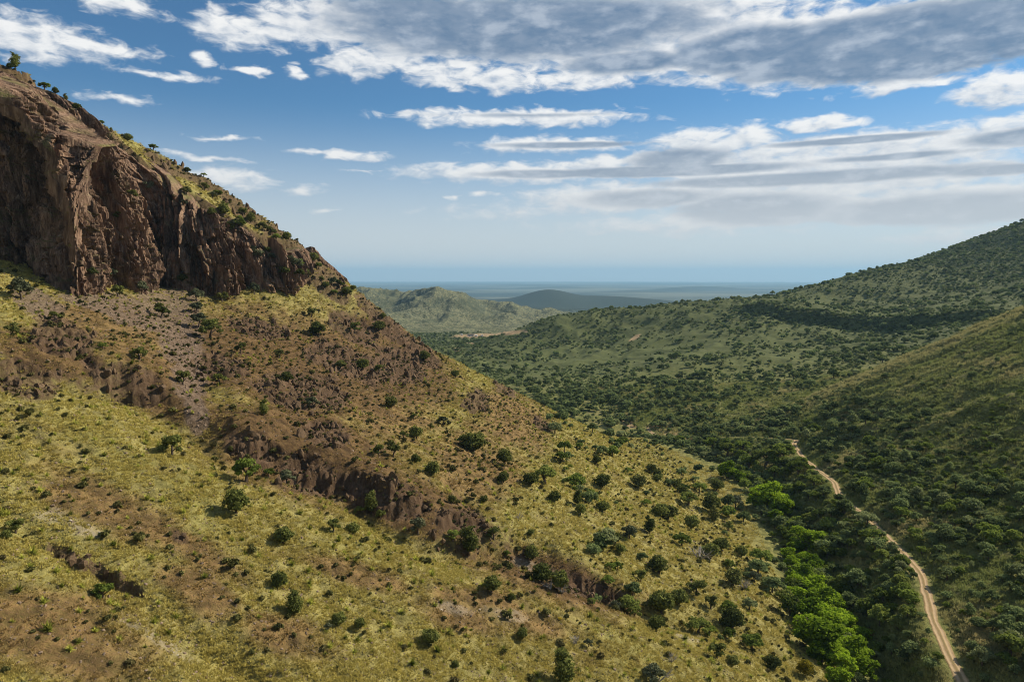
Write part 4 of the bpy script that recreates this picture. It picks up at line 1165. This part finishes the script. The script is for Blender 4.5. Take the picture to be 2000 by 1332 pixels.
rd = road_dist(x, y); rs_ = road_relation(x, y)
den = np.where((rs_ < -1.2) & (rs_ > -8) & (((y > 185) & (y < 270)) | ((y > 292) & (y < 330))), .95, den)
size = np.exp(rng.normal(size=len(x)) * 0.46) * (3.7 - 1.8 * sst(up, 20, 80)) * (1 + 0.25 * np.clip(cl_, -.5, 1))
size = np.clip(size, 1.2, 8.5)
keep = (rng.uniform(0, 1, len(x)) < den) & (rd > np.where(road_relation(x, y) < 0, np.where((y > 185) & (y < 290), 0.5, 1.6), 2.0) + size * np.where((road_relation(x, y) < 0), .30, .40)) & (np.abs(np.degrees(np.arctan2(x, y))) < 46) & clear_of(x, y)
keep &= ~((x - xc_ < -3) & (x - xc_ > -60) & (y < 430) & (rng.uniform(0, 1, len(x)) > .5))
x, y, size, up = x[keep], y[keep], size[keep], up[keep]
z = ground(x, y)
x2, y2 = jitter(-420, 1150, 520, 1900, 6.0)
cl_ = fbm(x2 / 60, y2 / 60, 4, 521); flat_ = np.exp(-((y2 - 880) / 90) ** 2) * (x2 < 260)
den = 0.40 + 0.95 * cl_ - 0.38 * flat_ + 0.3 * np.exp(-((x2 - CREEK(y2)) / 45) ** 2) + .5 * sst(x2, 520, 850)
brz = sample(BARE, x2, y2)
scx = sample(SLOPE, x2, y2); den = den + .6 * sst(scx, .5, .9)
k2 = (rng.uniform(0, 1, len(x2)) < den) & (brz < .25) & (np.abs(np.degrees(np.arctan2(x2, y2))) < 43)
x2, y2 = x2[k2], y2[k2]; z2 = ground(x2, y2)
s2 = np.clip(np.exp(rng.normal(size=len(x2)) * .48) * 4.3, 1.8, 11)
ta = rng.uniform(-.25, 1.25, 900); tb_ = rng.normal(size=900) * 11
xs2 = 372 + 120 * ta - .88 * -tb_ * .0 + tb_ * .88; ys2 = 1010 - 220 * ta + tb_ * .48
x2 = np.concatenate([x2, xs2]); y2 = np.concatenate([y2, ys2]); z2 = ground(x2, y2); s2 = np.concatenate([s2, rng.uniform(2.5, 6.5, 900)])
v2 = visible(x2, y2, z2 + 4, 0.004)
x2, y2, z2, s2 = x2[v2], y2[v2], z2[v2], s2[v2]

inf, px, py = in_frame(x, y, z)
vis = visible(x, y, z + size * .5, 0.0) & inf & (py < 1325) & (px > 3) & (px < 1997)
app = np.where(vis, size / y, 0)
order = np.argsort(-app)[:290]
chosen = np.zeros(len(x), bool); chosen[order] = True
chosen &= app > 0
def scrub_region(x_, y_, up_):
    if x_ < CREEK(y_) + 4: return 'by the left slope foot'
    if up_ < 0: return 'between creek and track'
    if up_ < 22: return 'just above the track'
    if up_ < 60: return 'on the lower right hillside'
    return 'on the upper right hillside'
oakish = rng.uniform(0, 1, len(x)) < np.where(up < 8, .5, .2)
REGW = {0: 'near the front', 1: 'in the middle', 2: 'toward the far end'}
cnt = defaultdict(list)
for k in np.nonzero(chosen)[0]:
    reg = scrub_region(x[k], y[k], up[k]); band = 'near the camera' if y[k] < 165 else ('level with the cottonwoods' if y[k] < 235 else 'beyond the cottonwoods')
    kind = 'oak' if oakish[k] else 'scrub'
    sw = 'broad' if size[k] > 5.6 else ('round' if size[k] > 4.2 else 'small')
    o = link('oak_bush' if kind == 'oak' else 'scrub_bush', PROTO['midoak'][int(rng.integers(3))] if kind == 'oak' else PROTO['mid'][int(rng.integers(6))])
    o.location = (x[k], y[k], z[k] - .15); o.rotation_euler = (0, 0, rng.uniform(0, 6.28)); s = size[k]; o.scale = (s, s * rng.uniform(.9, 1.1), s * rng.uniform(.85, 1.15))
    cnt[(kind, sw, reg, band)].append((px[k], o))
for (kind, sw, reg, band), L_ in cnt.items():
    L_.sort(key=lambda a: a[0])
    for n_, (_, o) in enumerate(L_):
        lab = f'{sw} {"green oak" if kind == "oak" else "dark scrub"} bush {reg} {band}' + (f', {ORD[n_]} from left' if 1 < len(L_) <= 30 else '')
        tag(o, lab, 'bush', f'{sw} {kind} bushes {reg}, {band}')
rest = ~chosen & (vis | (rng.uniform(0, 1, len(x)) < 1.0))
xa, ya, za, sa, oa = x[rest], y[rest], z[rest], size[rest], oakish[rest]
near_ = ya < 330
def scatter(name, meshes, x_, y_, z_, s_, label, zl=.85, zh=1.2, sink=.12, tilt=.06, tone=None):
    n = len(x_)
    return stuff(name, meshes, np.stack([x_, y_, z_ - sink], 1), yaw(n, tilt), s3(s_, zl, zh), rng.integers(0, len(meshes), n), label, tone)
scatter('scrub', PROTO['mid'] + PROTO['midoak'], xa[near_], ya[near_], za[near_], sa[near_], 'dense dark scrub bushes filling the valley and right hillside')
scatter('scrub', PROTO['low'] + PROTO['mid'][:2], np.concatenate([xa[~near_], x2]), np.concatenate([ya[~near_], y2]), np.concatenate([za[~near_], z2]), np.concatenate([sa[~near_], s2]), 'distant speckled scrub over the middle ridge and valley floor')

# ------------------------------------------------------------------ sotol rosettes on the golden slope
x, y = jitter(-150, 92, 58, 430, 2.4)
z = ground(x, y); dr = sample(DRY, x, y); rk = sample(ROCK, x, y); so = sample(SOIL, x, y); sl_ = sample(SLOPE, x, y)
cl_ = fbm(x / 16, y / 16, 3, 601)
px, py = project(x, y, z)
den = 0.36 + 0.5 * cl_ + .25 * ell(px, py, 1050, 880, 300, 110, 25) + .25 * ell(px, py, 820, 1090, 250, 70, 20) + .2 * ell(px, py, 330, 1060, 220, 70, 20) - .2 * so
inf, px, py = in_frame(x, y, z, 10)
k = (rng.uniform(0, 1, len(x)) < den) & (dr > .6) & (rk < .5) & inf & visible(x, y, z + .4, 0.002) & (sl_ < 1.2) & clear_of(x, y)
x, y, z, px, py = x[k], y[k], z[k], px[k], py[k]
size = np.clip(np.exp(rng.normal(size=len(x)) * .30) * 1.4, .7, 2.3)
front_ = visible(x, y, z + .2, 0.0) & (px > 4) & (px < 1996) & (py < 1326)
pick = np.argsort(-np.where(front_, size / y, 0))[:290]; ch = np.zeros(len(x), bool); ch[pick] = True; ch &= front_
def sotol_region(px_, py_):
    if py_ > 1180: return 'low on the golden slope'
    if px_ < 300: return 'below the left ledges'
    if px_ < 700: return 'below the brown gully'
    return 'on the creek side'
sg = {}
for k in np.nonzero(ch)[0]:
    o = link('sotol_plant', PROTO['sotol'][int(rng.integers(4))])
    o.location = (x[k], y[k], z[k] - .03); o.rotation_euler = (0, 0, rng.uniform(0, 6.28)); s = size[k]; o.scale = (s, s, s * rng.uniform(1.0, 1.4))
    rg = sotol_region(px[k], py[k]); sw = 'big' if size[k] > 1.6 else ('middling' if size[k] > 1.2 else 'little')
    sg.setdefault((f'{sw} yellow-green sotol {rg}', f'{sw} sotol tufts {rg}'), []).append((px[k], py[k], o))
name_each(sg, 'plant')
r_ = ~ch
scatter('sotol_tufts', PROTO['sotol'], x[r_], y[r_], z[r_], size[r_], 'spiky yellow-green sotol tufts dotted over the golden slope', sink=.03, zl=1.0, zh=1.4)

# ------------------------------------------------------------------ low brush between the trees of the left hillside
x, y = jitter(-190, 92, 60, 430, 2.0)
z = ground(x, y); dr = sample(DRY, x, y); so = sample(SOIL, x, y); rk = sample(ROCK, x, y); px, py = project(x, y, z)
den = .10 + .38 * np.clip(fbm(x / 18, y / 18, 3, 611), 0, 1) + .26 * so + .22 * rk + .25 * sst(x, 20, 80) + .35 * sst(z, 5, 30)
k = (rng.uniform(0, 1, len(x)) < den) & (dr > .4) & visible(x, y, z + .4, .002) & (np.abs(np.degrees(np.arctan2(x, y))) < 41)
x, y, z = x[k], y[k], z[k]
s = np.exp(rng.normal(size=len(x)) * .42) * 1.0
scatter('low_brush', PROTO['tuft'], x, y, z, np.clip(s, .4, 2.4), 'low olive brush growing among the grass and ledges of the left hillside', sink=.05)

# ------------------------------------------------------------------ grass
def grass_field(name, meshes, x, y, s, label, tone):
    scatter(name, meshes, x, y, ground(x, y), s, label, .8, 1.3, .02, .10, tone)
N_ = 330000
a_ = rng.uniform(R(-41), R(38), N_); r0 = np.exp(rng.uniform(math.log(56), math.log(440), N_))
x = np.sin(a_) * r0; y = np.cos(a_) * r0
dr = sample(DRY, x, y); rk = sample(ROCK, x, y); so = sample(SOIL, x, y); sc = sample(SCREE, x, y); pl = sample(PALE, x, y)
g1 = fbm(x / 5, y / 5, 3, 701)
den = (0.42 + .75 * g1) * (1 - .80 * so) * (1 - .9 * rk) * (1 - .9 * sc) * (1 - .8 * pl)
k = (dr > .45) & (rng.uniform(0, 1, N_) < den)
x, y, so = x[k], y[k], so[k]
k = visible(x, y, ground(x, y) + .3, 0.003)
x, y, so = x[k], y[k], so[k]
s = (0.55 + np.hypot(x, y) / 260) * rng.uniform(.7, 1.3, len(x))
grass_field('grass', DRYG, x, y, s, 'tufted golden bunch grass covering the left hillside', np.clip(so * .8 + .15 * fbm(x / 14, y / 14, 3, 711), 0, 1))
N_ = 150000
a_ = rng.uniform(R(-2), R(41), N_); r0 = np.exp(rng.uniform(math.log(120), math.log(620), N_))
x = np.sin(a_) * r0; y = np.cos(a_) * r0
k = (x > CREEK(y) + 3) & (road_dist(x, y) > 2.6) & (rng.uniform(0, 1, N_) < .55 + .5 * fbm(x / 12, y / 12, 3, 721))
x, y = x[k], y[k]; k = visible(x, y, ground(x, y) + .4, 0.003); x, y = x[k], y[k]
s = (0.6 + np.hypot(x, y) / 240) * rng.uniform(.7, 1.3, len(x))
grass_field('grass', GRNG, x, y, s, 'green and straw grass between the bushes of the right hillside', np.maximum(sst(fbm(x / 30, y / 30, 3, 731), -.1, .6), .7 * sst(y, 415, 440) * (1 - sst(y, 460, 480)) * sst(x, 165, 200)))  # tone also pales the spur crest, painting its sunlit rim into the grass

# ------------------------------------------------------------------ stones
def stones(name, meshes, n, mask, lo, hi, label, region_label, top, nm, box=(-41, 20, 60, 440), tall=1.0):
    a_ = rng.uniform(R(box[0]), R(box[1]), n); r0 = np.exp(rng.uniform(math.log(box[2]), math.log(box[3]), n))
    x = np.sin(a_) * r0; y = np.cos(a_) * r0
    m_ = sample(mask, x, y)
    k = rng.uniform(0, 1, n) < m_
    x, y = x[k], y[k]; z = ground(x, y); k = visible(x, y, z + .5, .002); x, y, z = x[k], y[k], z[k]
    s = lo * (hi / lo) ** (rng.uniform(0, 1, len(x)) ** 2.2) * (0.6 + np.hypot(x, y) / 300)
    inf, px, py = in_frame(x, y, z, 0)
    fr = inf & visible(x, y, z + .3 * s, 0.0) & (py < 1326)
    o_ = np.argsort(-np.where(fr, s / y, 0))[:top]; ch = np.zeros(len(x), bool); ch[o_] = True; ch &= fr
    sg = {}
    for j in np.nonzero(ch)[0]:
        o = link(nm, meshes[int(rng.integers(len(meshes)))])
        o.location = (x[j], y[j], z[j] + .08 * s[j]); o.rotation_euler = tuple(rng.normal(size=3) * .3 + np.array([0, 0, rng.uniform(0, 6.28)])); o.scale = (s[j],) * 3
        rg = region_label(px[j], py[j]); sw = 'big' if s[j] > (lo * hi) ** .5 * 1.5 else 'smaller'
        sg.setdefault((f'{sw} {rg}', f'{sw} {rg}s'.replace('rock ', 'rocks ', 1).replace('stone ', 'stones ', 1)[:-1][:90]), []).append((px[j], py[j], o))
    name_each(sg, 'rock')
    scatter(name, meshes, x[~ch], y[~ch], z[~ch], s[~ch], label, .7, 1.3, -.02, .28 if name == 'rubble' else .5)
stones('rubble', ROCKM, 30000, ROCK * DRY * .7, .35, 1.9, 'broken dark rock of the ledges on the left hillside',
       lambda px, py: 'dark rock ' + ('in the ledge left of the chute' if px < 330 else ('in the brown gully wall' if py > 850 else ('in the ledge right of the chute' if px < 560 else ('near the rocky skyline' if py < 640 else ('in the ledges past the chute' if px < 740 else 'in the outer spur ledges'))))), 260, 'boulder')
stones('scree', STONEM, 60000, SCREE * DRY * .8, .3, 1.0, 'loose grey and tan stones of the scree chute below the crag',
       lambda px, py: 'tan scree stone ' + ('in the chute above the gully' if py > 690 else ('under the left end of the crag' if px < 200 else ('in the chute top under the crag' if py < 610 else 'in the middle of the chute'))), 200, 'scree_stone')
stones('pale_stones', PALEM, 40000, PALE * DRY * .5, .2, .7, 'pale stones along the dry washes of the left hillside',
       lambda px, py: 'pale wash stone ' + ('on the left white patch' if px < 300 and py < 1120 else ('low on the near slope' if px < 600 else ('below the gully junipers' if px < 1200 else 'in the lowest wash'))), 150, 'wash_stone', (-41, 20, 60, 260))
stones('field_stones', STONEM, 60000, DRY * (1 - ROCK) * .45, .2, .8, 'small stones lying loose in the golden grass', lambda px, py: 'tan rock lying in the golden grass', 0, 'field_stone')

# ------------------------------------------------------------------ bare bushes, a log, the ranch
for k, (px_, py_, wp, lab) in enumerate([(1125, 1256, 24, 'bleached dead bush low on the golden slope'), (1075, 1150, 22, 'bare grey bush under the dark junipers of the gully'), (1098, 1158, 26, 'bare grey bush in the wash beside the dark junipers'), (1366, 1092, 34, 'bare grey oak on the slope facing the creek'),
                                  (1455, 1150, 30, 'bare grey bush near the cottonwoods at the slope foot'), (1285, 1330, 40, 'bare twiggy bush at the bottom edge of the golden slope'), (1312, 1292, 24, 'bare silver bush in the lowest golden grass'), (1012, 1012, 16, 'bare bush on the tan slope above the gully'), (1240, 1150, 18, 'bare brown bush in the brown end of the gully')]):
    x_, y_, z_ = land(px_, min(py_, 1340)); o = link('dead_bush', DEADM[k % 2]); s = wp / FPX * y_ * 1.2
    o.location = (x_, y_, z_); o.scale = (s, s, s * .9); o.rotation_euler = (0, 0, rng.uniform(0, 6.28)); tag(o, lab, 'dead bush', 'bare bushes on the left hillside')
mb = MBuild(); tube(mb, [(0, 0, 0), (2.5, .3, .2), (5, .3, .25), (8, 0, .1)], [.34, .3, .24, .12], .5); tube(mb, [(4.5, .3, .3), (5.6, 1.2, .9), (6.4, 1.6, 1.2)], [.14, .1, .05], .5); tube(mb, [(6, .2, .2), (6.8, -.7, .6)], [.1, .04], .5)
o = link('fallen_log', mb.mesh('fallen_log', [MAT['dead']])); x_, y_, z_ = land(1448, 958); o.location = (x_, y_, z_ + .4); o.rotation_euler = (0, .12, -.9); tag(o, 'bleached fallen log at the foot of the slope by the cottonwoods', 'log')

mat_wall = plain_mat('white_ranch_wall', (0.78, 0.75, 0.70)); mat_roof = plain_mat('dark_ranch_roof', (0.07, 0.065, 0.06)); mat_tin = plain_mat('pale_tin_roof', (0.55, 0.52, 0.48)); mat_glass = plain_mat('dark_window', (0.03, 0.035, 0.04), 0.2)
def house(px_, py_, wid, dep, hgt, rise, roofm, label, rz=0.0):
    x_, y_, z_ = land(px_, py_)
    root = bpy.data.objects.new('ranch_house', None); COL.objects.link(root); root.location = (x_, y_, z_); root.rotation_euler = (0, 0, rz)
    tag(root, label, 'house', 'ranch buildings far down the valley')
    a, b = wid / 2, dep / 2
    v = [(-a, -b, -1), (a, -b, -1), (a, b, -1), (-a, b, -1), (-a, -b, hgt), (a, -b, hgt), (a, b, hgt), (-a, b, hgt), (-a, 0, hgt + rise - .1), (a, 0, hgt + rise - .1)]
    f = [(0, 1, 5, 4), (2, 3, 7, 6)]; f2 = [(1, 2, 6, 5), (3, 0, 4, 7)]
    tri = [(5, 6, 9, 9), (7, 4, 8, 8)]
    m1 = MBuild(); m1.add(np.array(v, float), np.array(f + f2 + tri), .5); link('wall', m1.mesh('wall', [mat_wall]), root)
    e = .6; v = [(-a - e, -b - e, hgt - .2), (a + e, -b - e, hgt - .2), (a + e, 0, hgt + rise), (-a - e, 0, hgt + rise), (-a - e, b + e, hgt - .2), (a + e, b + e, hgt - .2)]
    v += [(p_[0], p_[1], p_[2] - .2) for p_ in v]
    f = [(0, 1, 2, 3), (3, 2, 5, 4), (7, 6, 9, 8), (8, 9, 10, 11), (0, 6, 7, 1), (4, 5, 11, 10), (0, 3, 9, 6), (3, 4, 10, 9), (1, 7, 8, 2), (2, 8, 11, 5)]
    m2 = MBuild(); m2.add(np.array(v, float), np.array(f), .5); link('roof', m2.mesh('roof', [roofm]), root)
    m3 = MBuild(); s_ = .05
    for cx in (-a * .5, a * .5):
        m3b = MBuild(); m3b.add(np.array([(cx - .8, -b - s_, .9), (cx + .8, -b - s_, .9), (cx + .8, -b - s_, 2.2), (cx - .8, -b - s_, 2.2)]), np.array([(0, 1, 2, 3)]), .5); link('window', m3b.mesh('window', [mat_glass]), root)
house(919, 657, 13, 8, 3.0, 2.8, mat_roof, 'white ranch house with a dark roof far down the valley', .25)
house(930, 657, 6, 5, 3.0, 1.2, mat_tin, 'small white shed right of the dark-roofed ranch house')
house(942, 656, 4, 4, 2.6, 1.0, mat_tin, 'tiny white shed out on the tan field by the ranch')
house(902, 655, 5, 4, 2.6, 1.0, mat_tin, 'tiny pale shed left of the dark-roofed ranch house')

# ------------------------------------------------------------------ the air
mat_air, t, out = new_mat('pale_blue_air')
pv = t.add('ShaderNodeVolumePrincipled')
pv.inputs['Color'].default_value = (0.38, 0.68, 0.94, 1)
pv.inputs['Density'].default_value = 4.0e-5
pv.inputs['Anisotropy'].default_value = 0.1
t.l.new(pv.outputs[0], out.inputs['Volume'])
ztop = float(max(GZ.max(), CV[:, 2].max())) + 15; zbot = float(GZ.min()) - 1.0
E_ = 51000.0
vx = np.array([(sx_ * E_, sy_ * E_, zz) for zz in (zbot, ztop) for sx_, sy_ in ((-1, -1), (1, -1), (1, 1), (-1, 1))])
hz = mesh_from('haze', vx, [(3, 2, 1, 0), (4, 5, 6, 7), (0, 1, 5, 4), (1, 2, 6, 5), (2, 3, 7, 6), (3, 0, 4, 7)], mat_air)
tag(link('haze', hz), 'thin blue haze of the air over the valley and the plain', kind='stuff')
print('COUNTS', len(ITEMS), 'tris', len(q) * 2 + len(CQ) * 2)
